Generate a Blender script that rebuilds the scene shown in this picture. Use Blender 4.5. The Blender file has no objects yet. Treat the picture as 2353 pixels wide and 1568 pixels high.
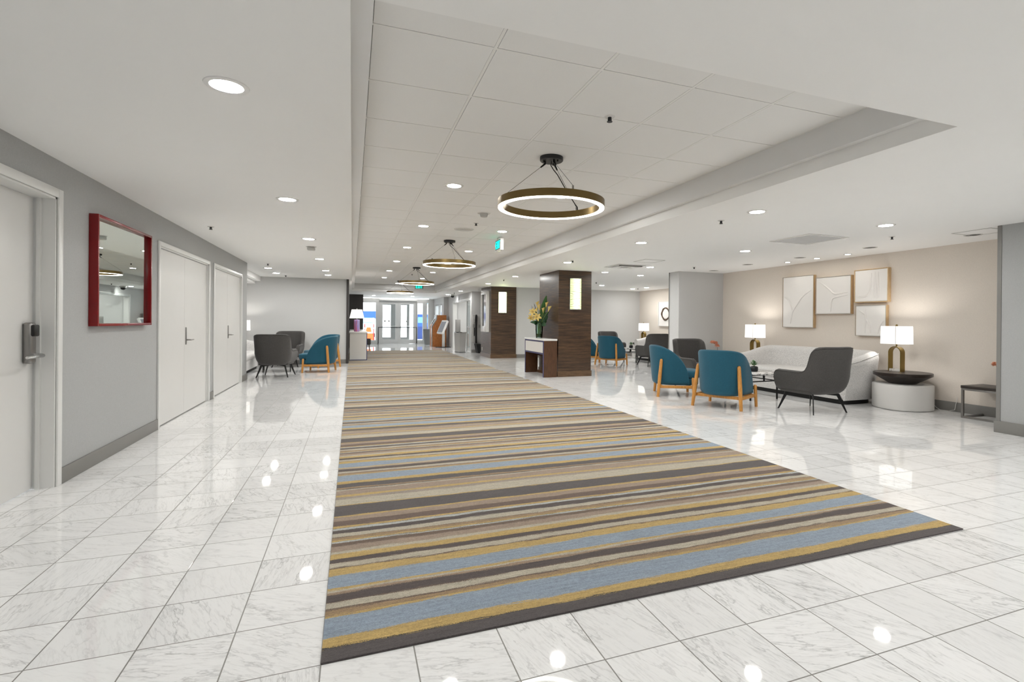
import bpy, bmesh, math, random
from mathutils import Vector, Matrix
random.seed(7)
SC = bpy.context.scene
COL = SC.collection
PI = math.pi
ZL, ZT = 2.32, 2.61           # flat ceiling, tile ceiling

# ------------------------------------------------------------ materials
def lin(c):
    def f(v):
        v /= 255.0
        return v/12.92 if v <= .04045 else ((v+.055)/1.055)**2.4
    return (f(c[0]), f(c[1]), f(c[2]), 1)
class NT:
    def __init__(s, name):
        s.m = bpy.data.materials.new(name); s.m.use_nodes = True
        s.t = s.m.node_tree; s.t.nodes.clear()
        s.out = s.n('ShaderNodeOutputMaterial')
    def n(s, typ, **kw):
        nd = s.t.nodes.new(typ)
        for k, v in kw.items():
            if k.startswith('i_'):
                nd.inputs[k[2:].replace('_', ' ')].default_value = v
            else: setattr(nd, k, v)
        return nd
    def l(s, a, b): s.t.links.new(a, b)
    def math(s, op, a, b=None, c=None):
        nd = s.n('ShaderNodeMath', operation=op)
        for i, v in enumerate((a, b, c)):
            if v is None: continue
            if isinstance(v, (int, float)): nd.inputs[i].default_value = v
            else: s.l(v, nd.inputs[i])
        return nd.outputs[0]
    def mix(s, f, a, b):
        nd = s.n('ShaderNodeMix', data_type='RGBA')
        for i, v in ((0, f), (6, a), (7, b)):
            if isinstance(v, (int, float)): nd.inputs[i].default_value = v
            elif isinstance(v, tuple): nd.inputs[i].default_value = v
            else: s.l(v, nd.inputs[i])
        return nd.outputs[2]
    def noise(s, vec, scale, detail=2, rough=.5):
        nd = s.n('ShaderNodeTexNoise'); nd.inputs['Scale'].default_value = scale
        nd.inputs['Detail'].default_value = detail; nd.inputs['Roughness'].default_value = rough
        if vec is not None: s.l(vec, nd.inputs['Vector'])
        return nd.outputs[0]
    def coord(s, scale=None, loc=None, which='Object'):
        tc = s.n('ShaderNodeTexCoord').outputs[which]
        if scale is None and loc is None: return tc
        mp = s.n('ShaderNodeMapping')
        if scale: mp.inputs['Scale'].default_value = scale
        if loc: mp.inputs['Location'].default_value = loc
        s.l(tc, mp.inputs['Vector']); return mp.outputs[0]
    def ramp(s, f, stops, interp='LINEAR'):
        nd = s.n('ShaderNodeValToRGB'); r = nd.color_ramp; r.interpolation = interp
        while len(r.elements) < len(stops): r.elements.new(.5)
        for e, (p, c) in zip(r.elements, stops): e.position = p; e.color = c
        s.l(f, nd.inputs[0]); return nd.outputs[0]
    def bsdf(s, col=None, rough=.5, metal=0, bump=None, bstr=.2, bdist=.01, **kw):
        b = s.n('ShaderNodeBsdfPrincipled')
        if isinstance(col, tuple): b.inputs['Base Color'].default_value = col
        elif col is not None: s.l(col, b.inputs['Base Color'])
        if isinstance(rough, (int, float)): b.inputs['Roughness'].default_value = rough
        else: s.l(rough, b.inputs['Roughness'])
        b.inputs['Metallic'].default_value = metal
        for k, v in kw.items(): b.inputs[k.replace('_', ' ')].default_value = v
        if bump is not None:
            bp = s.n('ShaderNodeBump'); bp.inputs['Strength'].default_value = bstr; bp.inputs['Distance'].default_value = bdist
            s.l(bump, bp.inputs['Height']); s.l(bp.outputs[0], b.inputs['Normal'])
        s.l(b.outputs[0], s.out.inputs[0]); return b
M = {}
def flat(name, rgb, rough=.5, metal=0, var=.04, scale=30, **kw):
    t = NT(name); c = lin(rgb)
    nz = t.noise(t.coord(), scale, 3)
    a = tuple(max(0, v*(1-var)) for v in c[:3])+(1,); b = tuple(min(1, v*(1+var)) for v in c[:3])+(1,)
    t.bsdf(t.mix(nz, a, b), rough, metal, **kw); M[name] = t.m; return t.m
def emis(name, rgb, strength):
    t = NT(name); e = t.n('ShaderNodeEmission'); e.inputs[0].default_value = lin(rgb); e.inputs[1].default_value = strength
    t.l(e.outputs[0], t.out.inputs[0]); M[name] = t.m; return t.m
def fabric(name, rgb, rgb2, scale=220, stretch=(1, 1, 1), rough=.85, bstr=.25, contrast=(.35, .65)):
    t = NT(name); co = t.coord(stretch)
    n1 = t.noise(co, scale, 3, .6)
    f = t.n('ShaderNodeMapRange', i_From_Min=contrast[0], i_From_Max=contrast[1]); t.l(n1, f.inputs[0])
    t.bsdf(t.mix(f.outputs[0], lin(rgb), lin(rgb2)), rough, bump=n1, bstr=bstr, bdist=.002, Sheen_Weight=.15); M[name] = t.m
def wallmat(name, rgb):
    t = NT(name); co = t.coord()
    a = t.noise(t.coord((1, 1, 6)), 60, 3, .6); b = t.noise(t.coord((6, 6, 1)), 60, 3, .6)
    s = t.math('ADD', a, b); c = lin(rgb)
    f = t.n('ShaderNodeMapRange', i_From_Min=.75, i_From_Max=1.25); t.l(s, f.inputs[0])
    t.bsdf(t.mix(f.outputs[0], tuple(v*.94 for v in c[:3])+(1,), tuple(min(1, v*1.06) for v in c[:3])+(1,)), .75, bump=s, bstr=.12, bdist=.002); M[name] = t.m
def wood(name, c1, c2, c3, axis_scale, rough=.35, sc=1.0):
    t = NT(name); co = t.coord(axis_scale)
    a = t.noise(co, 9*sc, 4, .6); b = t.noise(co, 60*sc, 3, .65)
    col = t.ramp(t.math('ADD', t.math('MULTIPLY', a, .7), t.math('MULTIPLY', b, .3)), [(.34, lin(c1)), (.5, lin(c2)), (.66, lin(c3))])
    t.bsdf(col, rough, bump=b, bstr=.06, bdist=.001); M[name] = t.m

wallmat('wall_grey', (170, 171, 171)); wallmat('wall_pale', (206, 206, 205)); wallmat('wall_beige', (224, 215, 205)); wallmat('wall_mid', (202, 202, 202))
flat('ceiling_white', (248, 248, 247), .6, var=.012, scale=3)
flat('fascia_white', (226, 226, 226), .6, var=.012, scale=3); flat('tile_white', (240, 240, 239), .8, var=.02, scale=120)
flat('grid_white', (240, 240, 238), .5, var=.01)
flat('gap_dark', (95, 93, 90), .9)
flat('trim_white', (222, 222, 220), .35, var=.01); flat('door_white', (216, 215, 213), .4, var=.015, scale=5)
flat('base_grey', (128, 126, 123), .5, var=.03)
flat('steel', (150, 148, 146), .3, 1, var=.05); flat('chrome', (215, 215, 215), .15, 1, var=.02); flat('alu_dark', (142, 141, 140), .5, .2, var=.03); flat('alu', (200, 199, 197), .4, .3, var=.03)
flat('black_plastic', (14, 14, 15), .35); flat('black_metal', (20, 20, 21), .4, .3); flat('black_matte', (16, 16, 17), .6)
flat('bronze', (128, 108, 70), .35, 1, var=.04); flat('brass', (142, 120, 70), .3, 1, var=.05)
flat('red_lacquer', (128, 14, 20), .22, var=.05, scale=4); flat('white_gloss', (232, 231, 229), .25, var=.01)
flat('off_white', (224, 222, 218), .6, var=.01); flat('plaster_white', (238, 235, 232), .7, var=.01); flat('drum_grey', (214, 212, 209), .45, var=.01)
flat('navy_edge', (62, 62, 104), .4); flat('dark_panel', (58, 54, 53), .4, var=.08, scale=8)
flat('canopy_dark', (52, 52, 54), .4, .5); flat('grey_matte', (104, 104, 101), .8, var=.05); flat('light_grey', (186, 185, 182), .5)
flat('screen_glass', (150, 140, 142), .12); flat('screen_dark', (40, 36, 38), .2); flat('tablet_screen', (150, 152, 160), .1)
flat('pot_black', (20, 22, 28), .35); flat('soil', (40, 30, 22), .95)
flat('leaf', (52, 100, 48), .5, var=.25, scale=14); flat('leaf_dark', (34, 72, 38), .5, var=.25, scale=10); flat('leaf_bright', (66, 128, 58), .5, var=.3, scale=20)
flat('stem', (112, 136, 66), .6, var=.2); flat('petal_yellow', (236, 210, 128), .55, var=.1, scale=18); flat('petal_cream', (240, 222, 160), .55, var=.08)
flat('stamen', (150, 88, 30), .7); flat('petal_orange', (228, 132, 92), .6, var=.15, scale=25); flat('petal_coral', (240, 172, 140), .6, var=.15, scale=25)
flat('twig', (84, 64, 48), .8); flat('orange_paint', (226, 96, 40), .6); flat('red_paint', (210, 50, 44), .6)
flat('blue_paint', (14, 62, 138), .6, var=.06, scale=2); flat('deep_blue', (10, 38, 92), .6, var=.06, scale=2); flat('car_white', (224, 228, 232), .25); flat('car_glass', (88, 132, 160), .1); flat('tyre', (24, 24, 24), .8)
flat('concrete', (216, 216, 212), .9, var=.05, scale=2); flat('facade', (228, 228, 226), .9, var=.02); flat('mat_dark', (70, 70, 70), .9)
emis('lens_light', (255, 254, 250), 100); emis('ring_light', (255, 250, 240), 5); emis('spot_lens', (255, 250, 242), 26)
emis('shade_glow', (255, 250, 242), .5); emis('exit_green', (18, 232, 190), 1.3)
emis('cove_strip', (255, 253, 250), 4)
fabric('teal_fabric', (7, 60, 80), (24, 96, 118), 260, contrast=(.3, .7)); fabric('charcoal_fabric', (46, 44, 43), (84, 81, 79), 200, (1, 1, 1), contrast=(.3, .7))
fabric('sofa_fabric', (158, 156, 155), (234, 232, 230), 210, (1.3, 1.3, .4), contrast=(.3, .62), bstr=.3)
fabric('lamp_linen', (236, 232, 224), (246, 243, 236), 200)
wood('oak', (176, 116, 52), (198, 138, 66), (214, 158, 84), (6, 6, .6), .4, 2); wood('light_oak', (198, 166, 124), (210, 180, 138), (220, 192, 152), (4, 4, 1), .5, 2)
wood('walnut', (36, 27, 22), (70, 52, 38), (104, 78, 54), (.35, .35, 9), .32, .75); wood('walnut_base', (70, 50, 34), (98, 74, 52), (120, 94, 68), (.5, .5, 9), .32, 1); wood('cherry', (146, 86, 36), (178, 108, 50), (196, 126, 66), (2, 2, .5), .35, 2)
wood('console_wood', (58, 36, 22), (82, 54, 34), (100, 68, 44), (4, 4, .4), .35, 2); wood('espresso', (24, 18, 15), (40, 31, 26), (54, 43, 36), (1, 8, 8), .35, 2)

def glassmat(name, rgb, rough=0.0, gl=.12):
    t = NT(name); tr = t.n('ShaderNodeBsdfTransparent'); tr.inputs[0].default_value = lin(rgb)
    g = t.n('ShaderNodeBsdfGlossy'); g.inputs['Roughness'].default_value = rough
    fr = t.n('ShaderNodeFresnel'); fr.inputs[0].default_value = 1.45
    mx = t.n('ShaderNodeMixShader'); t.l(t.math('MULTIPLY', fr.outputs[0], gl/.12), mx.inputs[0]); t.l(tr.outputs[0], mx.inputs[1]); t.l(g.outputs[0], mx.inputs[2])
    t.l(mx.outputs[0], t.out.inputs[0]); M[name] = t.m
glassmat('clear_glass', (245, 248, 248), 0, .05); glassmat('vase_glass', (232, 244, 240), 0, .16); glassmat('water_tint', (150, 170, 90))
t = NT('mirror'); g = t.n('ShaderNodeBsdfGlossy'); g.inputs[0].default_value = lin((225, 232, 228)); g.inputs['Roughness'].default_value = .0; t.l(g.outputs[0], t.out.inputs[0]); M['mirror'] = t.m
# iridescent lamp glass
t = NT('iridescent'); co = t.coord((1, 1, .12)); nz = t.noise(co, 16, 2)
t.bsdf(t.ramp(nz, [(.3, lin((214, 90, 104))), (.48, lin((176, 132, 180))), (.6, lin((150, 140, 200))), (.75, lin((214, 200, 216)))]), .15); M['iridescent'] = t.m
# wire-patterned sconce glass
def sconce(name, strength):
    t = NT(name); co = t.coord(); sp = t.n('ShaderNodeSeparateXYZ'); t.l(co, sp.inputs[0])
    w = t.math('ADD', sp.outputs[2], t.math('MULTIPLY', t.noise(t.coord((1, 1, 2.2)), 5, 1), .08))
    k = t.math('FRACT', t.math('MULTIPLY', w, 26.0)); line = t.math('LESS_THAN', k, .13)
    e = t.n('ShaderNodeEmission'); t.l(t.mix(line, lin((234, 248, 184)), lin((92, 104, 50))), e.inputs[0]); q = t.math('DIVIDE', sp.outputs[0], .07); g_ = t.math('POWER', 2.718, t.math('MULTIPLY', t.math('MULTIPLY', q, q), -1.0))
    t.l(t.math('MULTIPLY', t.math('MULTIPLY_ADD', g_, .75, .28), strength), e.inputs[1])
    t.l(e.outputs[0], t.out.inputs[0]); M[name] = t.m
sconce('sconce_glass', 1.5); sconce('sconce_glass_bright', 5)
# white marble
def marble(name, base, vein, scale, rough=.15):
    t = NT(name); co = t.coord(); d = t.noise(co, scale*.5, 4)
    n2 = t.noise(co, scale, 5, .6)
    v = t.math('ABSOLUTE', t.math('SUBTRACT', t.math('ADD', t.math('MULTIPLY', n2, .8), t.math('MULTIPLY', d, .2)), .5))
    t.bsdf(t.ramp(v, [(0, lin(vein)), (.06, lin(base))]), rough); M[name] = t.m
marble('table_marble', (226, 224, 222), (110, 108, 106), 9); marble('base_marble', (236, 232, 226), (190, 184, 176), 9)
# marble floor tiles
def floor_material():
    T, X0, Y0 = .3142, -1.036, 2.268
    t = NT('marble_tiles'); co = t.coord(); sp = t.n('ShaderNodeSeparateXYZ'); t.l(co, sp.inputs[0])
    cx = t.math('DIVIDE', t.math('SUBTRACT', sp.outputs[0], X0), T); cy = t.math('DIVIDE', t.math('SUBTRACT', sp.outputs[1], Y0), T)
    ix, iy = t.math('FLOOR', cx), t.math('FLOOR', cy)
    fx, fy = t.math('SUBTRACT', cx, ix), t.math('SUBTRACT', cy, iy)
    def edge(f): return t.math('MINIMUM', f, t.math('SUBTRACT', 1.0, f))
    e = t.math('MINIMUM', edge(fx), edge(fy))
    grout = t.math('LESS_THAN', e, .0078)
    cell = t.n('ShaderNodeCombineXYZ'); t.l(ix, cell.inputs[0]); t.l(iy, cell.inputs[1])
    wn = t.n('ShaderNodeTexWhiteNoise'); wn.noise_dimensions = '3D'; t.l(cell.outputs[0], wn.inputs[0])
    rnd = t.n('ShaderNodeSeparateColor'); t.l(wn.outputs[1], rnd.inputs[0])
    # per tile: shifted and turned vein pattern
    vr = t.n('ShaderNodeVectorRotate'); vr.rotation_type = 'Z_AXIS'; t.l(co, vr.inputs[0])
    t.l(t.math('MULTIPLY_ADD', rnd.outputs[0], 1.5, .25), vr.inputs['Angle'])
    add = t.n('ShaderNodeVectorMath', operation='MULTIPLY_ADD'); t.l(wn.outputs[1], add.inputs[0]); add.inputs[1].default_value = (9, 9, 9); t.l(vr.outputs[0], add.inputs[2])
    mp = t.n('ShaderNodeMapping'); mp.inputs['Scale'].default_value = (.7, 4.2, 1); t.l(add.outputs[0], mp.inputs[0])
    mp2 = t.n('ShaderNodeMapping'); mp2.inputs['Scale'].default_value = (.8, 2.6, 1); t.l(add.outputs[0], mp2.inputs[0])
    n1 = t.noise(mp.outputs[0], 3.6, 9, .6); n2 = t.noise(mp2.outputs[0], 2.3, 9, .58); n3 = t.noise(mp.outputs[0], 22, 4, .7)
    v1 = t.math('ABSOLUTE', t.math('SUBTRACT', n1, .5)); v2 = t.math('ABSOLUTE', t.math('SUBTRACT', n2, .52))
    vein = t.math('SUBTRACT', 1.0, t.math('SMOOTH_MIN', 1.0, t.math('MULTIPLY', v1, 46.0), .2))
    vein2 = t.math('SUBTRACT', 1.0, t.math('MINIMUM', 1.0, t.math('MULTIPLY', v2, 75.0)))
    cl = t.n('ShaderNodeMapRange', i_From_Min=.42, i_From_Max=.72); t.l(n2, cl.inputs[0])
    sm = t.n('ShaderNodeMapRange', i_From_Min=.5, i_From_Max=.75); t.l(n3, sm.inputs[0])
    dark = t.math('ADD', t.math('ADD', t.math('MULTIPLY', t.math('MAXIMUM', vein, 0.0), .2), t.math('MULTIPLY', vein2, .32)), t.math('ADD', t.math('MULTIPLY', cl.outputs[0], .05), t.math('MULTIPLY', sm.outputs[0], .2)))
    dark = t.math('MULTIPLY', dark, t.math('MULTIPLY_ADD', rnd.outputs[1], .75, .32))
    dark = t.math('ADD', dark, t.math('MULTIPLY', rnd.outputs[2], .09))
    body = t.mix(dark, lin((248, 248, 248)), lin((118, 118, 118)))
    col = t.mix(grout, body, lin((128, 126, 122)))
    rough = t.math('ADD', t.math('MULTIPLY_ADD', n2, .03, .018), t.math('MULTIPLY', grout, .4))
    h = t.math('SUBTRACT', 1.0, grout)
    t.bsdf(col, rough, bump=h, bstr=.25, bdist=.002, IOR=1.55); M['marble_tiles'] = t.m
floor_material()
# striped carpet
CARPET = [(1.94, 'ch'), (2.022, 'bk'), (2.028, 'go'), (2.089, 'bl'), (2.237, 'go'), (2.254, 'gb'), (2.289, 'br'), (2.301, 'be'), (2.350, 'br'), (2.36, 'dk'), (2.42, 'ta'), (2.44, 'be'), (2.456, 'go'),
 (2.477, 'bl'), (2.592, 'go'), (2.659, 'br'), (2.670, 'be'), (2.722, 'br'), (2.732, 'dk'), (2.77, 'br'), (2.776, 'go'), (2.834, 'be'), (2.868, 'pk'), (2.925, 'br'), (2.966, 'wh'), (2.978, 'bk'), (2.985, 'go'), (2.999, 'gb'), (3.035, 'br'),
 (3.043, 'be'), (3.099, 'dk'), (3.156, 'wh'), (3.18, 'bk'), (3.186, 'go'), (3.208, 'db'), (3.289, 'pk'), (3.359, 'go'), (3.38, 'ch'), (3.553, 'go'), (3.563, 'be'), (3.694, 'pg'), (3.74, 'go'), (3.775, 'pk'), (3.878, 'be'), (3.9, 'dk'), (3.915, 'gb')]
CC = {'ch': (84, 78, 79), 'bk': (48, 46, 42), 'go': (184, 156, 98), 'bl': (140, 153, 168), 'gb': (152, 127, 96), 'br': (106, 88, 77), 'be': (178, 170, 153), 'dk': (80, 70, 69), 'ta': (150, 128, 108), 'pk': (152, 134, 119), 'wh': (176, 178, 176), 'db': (104, 86, 78), 'pg': (150, 138, 128)}
def carpet_material():
    P = 2.003
    t = NT('striped_carpet'); co = t.coord(); sp = t.n('ShaderNodeSeparateXYZ'); t.l(co, sp.inputs[0])
    w1 = t.noise(t.coord((.9, 5, 1)), 1.1, 3); w2 = t.noise(t.coord((2.2, 34, 1)), 2.0, 4, .65); w3 = t.noise(t.coord((7, 190, 1)), 1.0, 3, .65); w4 = t.noise(t.coord((1, 1, 1)), 260, 1)
    y = t.math('ADD', sp.outputs[1], t.math('MULTIPLY', t.math('SUBTRACT', w1, .5), .055))
    y = t.math('ADD', y, t.math('MULTIPLY', t.math('SUBTRACT', w2, .5), .036))
    y = t.math('ADD', y, t.math('ADD', t.math('MULTIPLY', t.math('SUBTRACT', w3, .5), .04), t.math('MULTIPLY', t.math('SUBTRACT', w4, .5), .022)))
    f = t.math('FRACT', t.math('DIVIDE', t.math('SUBTRACT', y, 1.94-P), P))
    def part(lst, a, b): return t.ramp(t.math('DIVIDE', t.math('SUBTRACT', f, a), b-a), [(max(0, min(1, ((q-1.94)/P-a)/(b-a))), lin(CC[c])) for q, c in lst], 'CONSTANT')
    k = 24; mid = (CARPET[k][0]-1.94)/P
    c1 = part(CARPET[:k], 0, mid); c2 = part(CARPET[k:], mid, 1)
    col = t.mix(t.math('GREATER_THAN', f, mid), c1, c2)
    # loop pile speckle
    s1 = t.noise(t.coord((1, 1.6, 1)), 190, 2, .7); s2 = t.noise(t.coord((1, 1, 1)), 60, 3, .6); s3 = t.noise(t.coord((5, 90, 1)), 1.0, 3, .6)
    mr = t.n('ShaderNodeMapRange', i_From_Min=.3, i_From_Max=.7, i_To_Min=.48, i_To_Max=1.5); t.l(t.math('ADD', t.math('MULTIPLY', s1, .5), t.math('ADD', t.math('MULTIPLY', s2, .2), t.math('MULTIPLY', s3, .3))), mr.inputs[0])
    mul = t.n('ShaderNodeVectorMath', operation='SCALE'); t.l(col, mul.inputs[0]); t.l(mr.outputs[0], mul.inputs['Scale'])
    t.bsdf(mul.outputs[0], .95, bump=s1, bstr=.4, bdist=.004, Sheen_Weight=.18, Sheen_Roughness=.4, Sheen_Tint=(1, .97, .86, 1)); M['striped_carpet'] = t.m
carpet_material()
# ------------------------------------------------------------ mesh helpers
class MB:
    def __init__(s): s.b = bmesh.new()
    def box(s, x0, x1, y0, y1, z0, z1, bev=0, seg=2, mat=None):
        r = bmesh.ops.create_cube(s.b, size=1); vs = r['verts']
        sx, sy, sz = abs(x1-x0), abs(y1-y0), abs(z1-z0)
        for v in vs: v.co = Vector(((x0+x1)/2+v.co.x*sx, (y0+y1)/2+v.co.y*sy, (z0+z1)/2+v.co.z*sz))
        if bev: r2 = bmesh.ops.bevel(s.b, geom=list({e for v in vs for e in v.link_edges}), offset=min(bev, sx*.49, sy*.49, sz*.49), segments=seg, affect='EDGES', profile=.5)
        return s
    def quad(s, *p): s.b.faces.new([s.b.verts.new(q) for q in p]); return s
    def lathe(s, prof, n=24, c=(0, 0), sx=1, sy=1, cap0=True, cap1=True, ex=2.0):
        rings = []
        for r, z in prof:
            ring = []
            for k in range(n):
                a = 2*PI*k/n; ca, sa = math.cos(a), math.sin(a)
                if ex != 2.0:
                    q = (abs(ca)**ex+abs(sa)**ex)**(-1/ex); ca *= q; sa *= q
                ring.append(s.b.verts.new((c[0]+r*sx*ca, c[1]+r*sy*sa, z)))
            rings.append(ring)
        for i in range(len(rings)-1):
            for k in range(n):
                s.b.faces.new((rings[i][k], rings[i][(k+1) % n], rings[i+1][(k+1) % n], rings[i+1][k]))
        if cap0: s.b.faces.new(rings[0][::-1])
        if cap1: s.b.faces.new(rings[-1])
        return s
    def cyl(s, x, y, z0, z1, r, n=20): return s.lathe([(r, z0), (r, z1)], n, (x, y))
    def tube(s, pts, rad, n=8, closed=False):
        pts = [Vector(p) for p in pts]; N = len(pts); rings = []; up = None
        for i, p in enumerate(pts):
            a = pts[(i-1) % N] if (i > 0 or closed) else p; c = pts[(i+1) % N] if (i < N-1 or closed) else p
            d = (c-a).normalized()
            if up is None:
                up = Vector((0, 0, 1)) if abs(d.z) < .9 else Vector((1, 0, 0))
            u = (up-d*up.dot(d)).normalized(); w = d.cross(u); up = u
            r = rad[i] if isinstance(rad, (list, tuple)) else rad
            rings.append([s.b.verts.new(p+(u*math.cos(2*PI*k/n)+w*math.sin(2*PI*k/n))*r) for k in range(n)])
        for i in range(N if closed else N-1):
            A, B = rings[i], rings[(i+1) % N]
            for k in range(n): s.b.faces.new((A[k], A[(k+1) % n], B[(k+1) % n], B[k]))
        if not closed: s.b.faces.new(rings[0][::-1]); s.b.faces.new(rings[-1])
        return s
    def prism(s, poly, d0, d1, axis='y'):
        def P(a, b, d): return {'y': (a, d, b), 'x': (d, a, b), 'z': (a, b, d)}[axis]
        A = [s.b.verts.new(P(a, b, d0)) for a, b in poly]; B = [s.b.verts.new(P(a, b, d1)) for a, b in poly]
        n = len(poly)
        for k in range(n): s.b.faces.new((A[k], A[(k+1) % n], B[(k+1) % n], B[k]))
        s.b.faces.new(A[::-1]); s.b.faces.new(B); return s
    def grid(s, rows, closeu=False):
        V = [[s.b.verts.new(p) for p in r] for r in rows]
        for i in range(len(V)-1):
            m = len(V[i])
            for k in range(m if closeu else m-1):
                try: s.b.faces.new((V[i][k], V[i][(k+1) % m], V[i+1][(k+1) % m], V[i+1][k]))
                except ValueError: pass
        return V
    def xf(s, mat): bmesh.ops.transform(s.b, matrix=mat, verts=s.b.verts); return s
    def build(s, name, mat, parent=None, smooth=None, loc=None, rz=0):
        bmesh.ops.recalc_face_normals(s.b, faces=s.b.faces)
        me = bpy.data.meshes.new(name); s.b.to_mesh(me); s.b.free()
        me.materials.append(M[mat] if isinstance(mat, str) else mat)
        if smooth is not None:
            me.polygons.foreach_set('use_smooth', [True]*len(me.polygons))
            if smooth < 180: me.set_sharp_from_angle(angle=math.radians(smooth))
        o = bpy.data.objects.new(name, me); COL.objects.link(o)
        if parent: o.parent = parent
        if loc: o.location = loc
        o.rotation_euler.z = rz
        return o
def tag(o, label, cat, group=None, kind=None):
    o['label'] = label; o['category'] = cat
    if group: o['group'] = group
    if kind: o['kind'] = kind
    return o
def thing(name, label, cat, loc=(0, 0, 0), rz=0, group=None, kind=None):
    o = bpy.data.objects.new(name, None); COL.objects.link(o); o.location = loc; o.rotation_euler.z = rz; o.empty_display_size = .1
    return tag(o, label, cat, group, kind)
def struct(o, label, cat): return tag(o, label, cat, None, 'structure')
KIDS = {}
def kids(o): return [c for c in bpy.data.objects if c.parent == o]
def copy_tree(o, parent=None):
    c = o.copy(); COL.objects.link(c)
    if parent: c.parent = parent
    for ch in kids(o): copy_tree(ch, c)
    return c
def dup(o, loc, rz=None, label=None, group=None):
    c = copy_tree(o); c.location = loc
    if rz is not None: c.rotation_euler.z = rz
    if label: c['label'] = label
    if group: c['group'] = group
    return c
ORD = ['first', 'second', 'third', 'fourth', 'fifth', 'sixth', 'seventh', 'eighth', 'ninth', 'tenth', 'eleventh', 'twelfth']
def bx(name, mat, b, label=None, cat=None, parent=None, bev=0):
    o = MB().box(*b, bev=bev).build(name, mat, parent, smooth=30 if bev else None)
    if label: struct(o, label, cat)
    return o
def ring_mesh(ro, ri, z0, z1, n=48):
    m = MB(); rows = []
    for r, z in ((ro, z0), (ro, z1), (ri, z1), (ri, z0), (ro, z0)):
        rows.append([(r*math.cos(2*PI*k/n), r*math.sin(2*PI*k/n), z) for k in range(n)])
    m.grid(rows, True); bmesh.ops.remove_doubles(m.b, verts=m.b.verts, dist=1e-5); return m
def superarc(a, b, e, n, yc):
    """half superellipse from (+a, yc) round the back (-y) to (-a, yc)"""
    out = []
    for k in range(n+1):
        th = PI*k/n; c, s_ = math.cos(th), math.sin(th)
        out.append((a*math.copysign(abs(c)**(2/e), c), yc-b*abs(s_)**(2/e)))
    return out
def resample(path, step):
    out = [path[0]]; acc = 0
    for a, b in zip(path, path[1:]):
        d = math.hypot(b[0]-a[0], b[1]-a[1])
        while acc+d >= step:
            f = (step-acc)/d; a = (a[0]+(b[0]-a[0])*f, a[1]+(b[1]-a[1])*f); out.append(a); d = math.hypot(b[0]-a[0], b[1]-a[1]); acc = 0
        acc += d
    if acc > step*.3: out.append(path[-1])
    else: out[-1] = path[-1]
    return out
def interp(tab, v):
    if v <= tab[0][0]: return tab[0][1]
    for (a, x), (b, y) in zip(tab, tab[1:]):
        if v <= b: f = (v-a)/(b-a); return x+(y-x)*f
    return tab[-1][1]
def tub(path, ztop, prof_out, thick, zin, lean=None, rim=5):
    """curved shell: path in plan, height ztop(x, y); prof_out = [(z fraction, outward offset)]"""
    N = len(path); P = [Vector((p[0], p[1], 0)) for p in path]; rows = []; rimpts = []
    for i, p in enumerate(P):
        a, c = P[max(i-1, 0)], P[min(i+1, N-1)]; d = (c-a).normalized()
        n = Vector((d.y, -d.x, 0))
        if n.dot(p-Vector((0, .12, 0))) < 0: n = -n
        zt = ztop(p.x, p.y); z0 = prof_out[0][0]
        row = []
        top = zt-thick/2
        lz = lean(p.x, p.y) if lean else 0
        def ofs(z): return lz*(max(0, z-z0)/.6)
        for z, o in prof_out:
            zz = min(z, top-.001*(len(prof_out)-prof_out.index((z, o))))
            q = p+n*(o+ofs(zz)); row.append((q.x, q.y, zz))
        oT = prof_out[-1][1]+ofs(top)
        for k in range(rim+1):
            th = PI*k/rim
            q = p+n*(oT-thick/2+thick/2*math.cos(th)); row.append((q.x, q.y, top+thick/2*math.sin(th)))
        q = p+n*(oT-thick*.98); rimpts.append(tuple((p+n*(oT-thick*.06)).xy)+(top+thick*.3,))
        zi = min(zin, top-.01)
        for f in (.5, 1.0):
            z = top+(zi-top)*f; q = p+n*(prof_out[-1][1]+ofs(z)-thick); row.append((q.x, q.y, z))
        rows.append(row)
    m = MB(); V = m.grid(rows)
    m.b.faces.new(V[0]); m.b.faces.new(V[-1][::-1])
    return m, rimpts

# ------------------------------------------------------------ camera
cd = bpy.data.cameras.new('camera'); cam = bpy.data.objects.new('camera', cd); COL.objects.link(cam)
_f, _cx, _cy, _yaw, _pit, _rol = 1187.144, 1260.45, 741.141, .36337, -.00142, .00824
R_ = Vector((math.cos(_yaw), -math.sin(_yaw), 0)); F_ = Vector((math.sin(_yaw), math.cos(_yaw), 0)); U_ = Vector((0, 0, 1))
F2 = F_*math.cos(_pit)+U_*math.sin(_pit); U2 = U_*math.cos(_pit)-F_*math.sin(_pit)
R3 = R_*math.cos(_rol)+U2*math.sin(_rol); U3 = U2*math.cos(_rol)-R_*math.sin(_rol)
mat = Matrix((R3, U3, -F2)).transposed().to_4x4(); mat.translation = (0, 0, 1.2); cam.matrix_world = mat
cd.sensor_width = 36; cd.sensor_fit = 'HORIZONTAL'; cd.lens = _f/2353*36
cd.shift_x = (1176.5-_cx)/2353; cd.shift_y = (_cy-784)/2353; cd.clip_end = 200
SC.camera = cam

# ------------------------------------------------------------ room shell
YD = 27.5                                   # entrance wall
WX = -1.96                                  # left wall plane
bx('floor', 'marble_tiles', (-6.2, 10.2, -4.2, YD+.1, -.1, 0), 'white veined marble tile floor with thin grey joints', 'floor')
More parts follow.
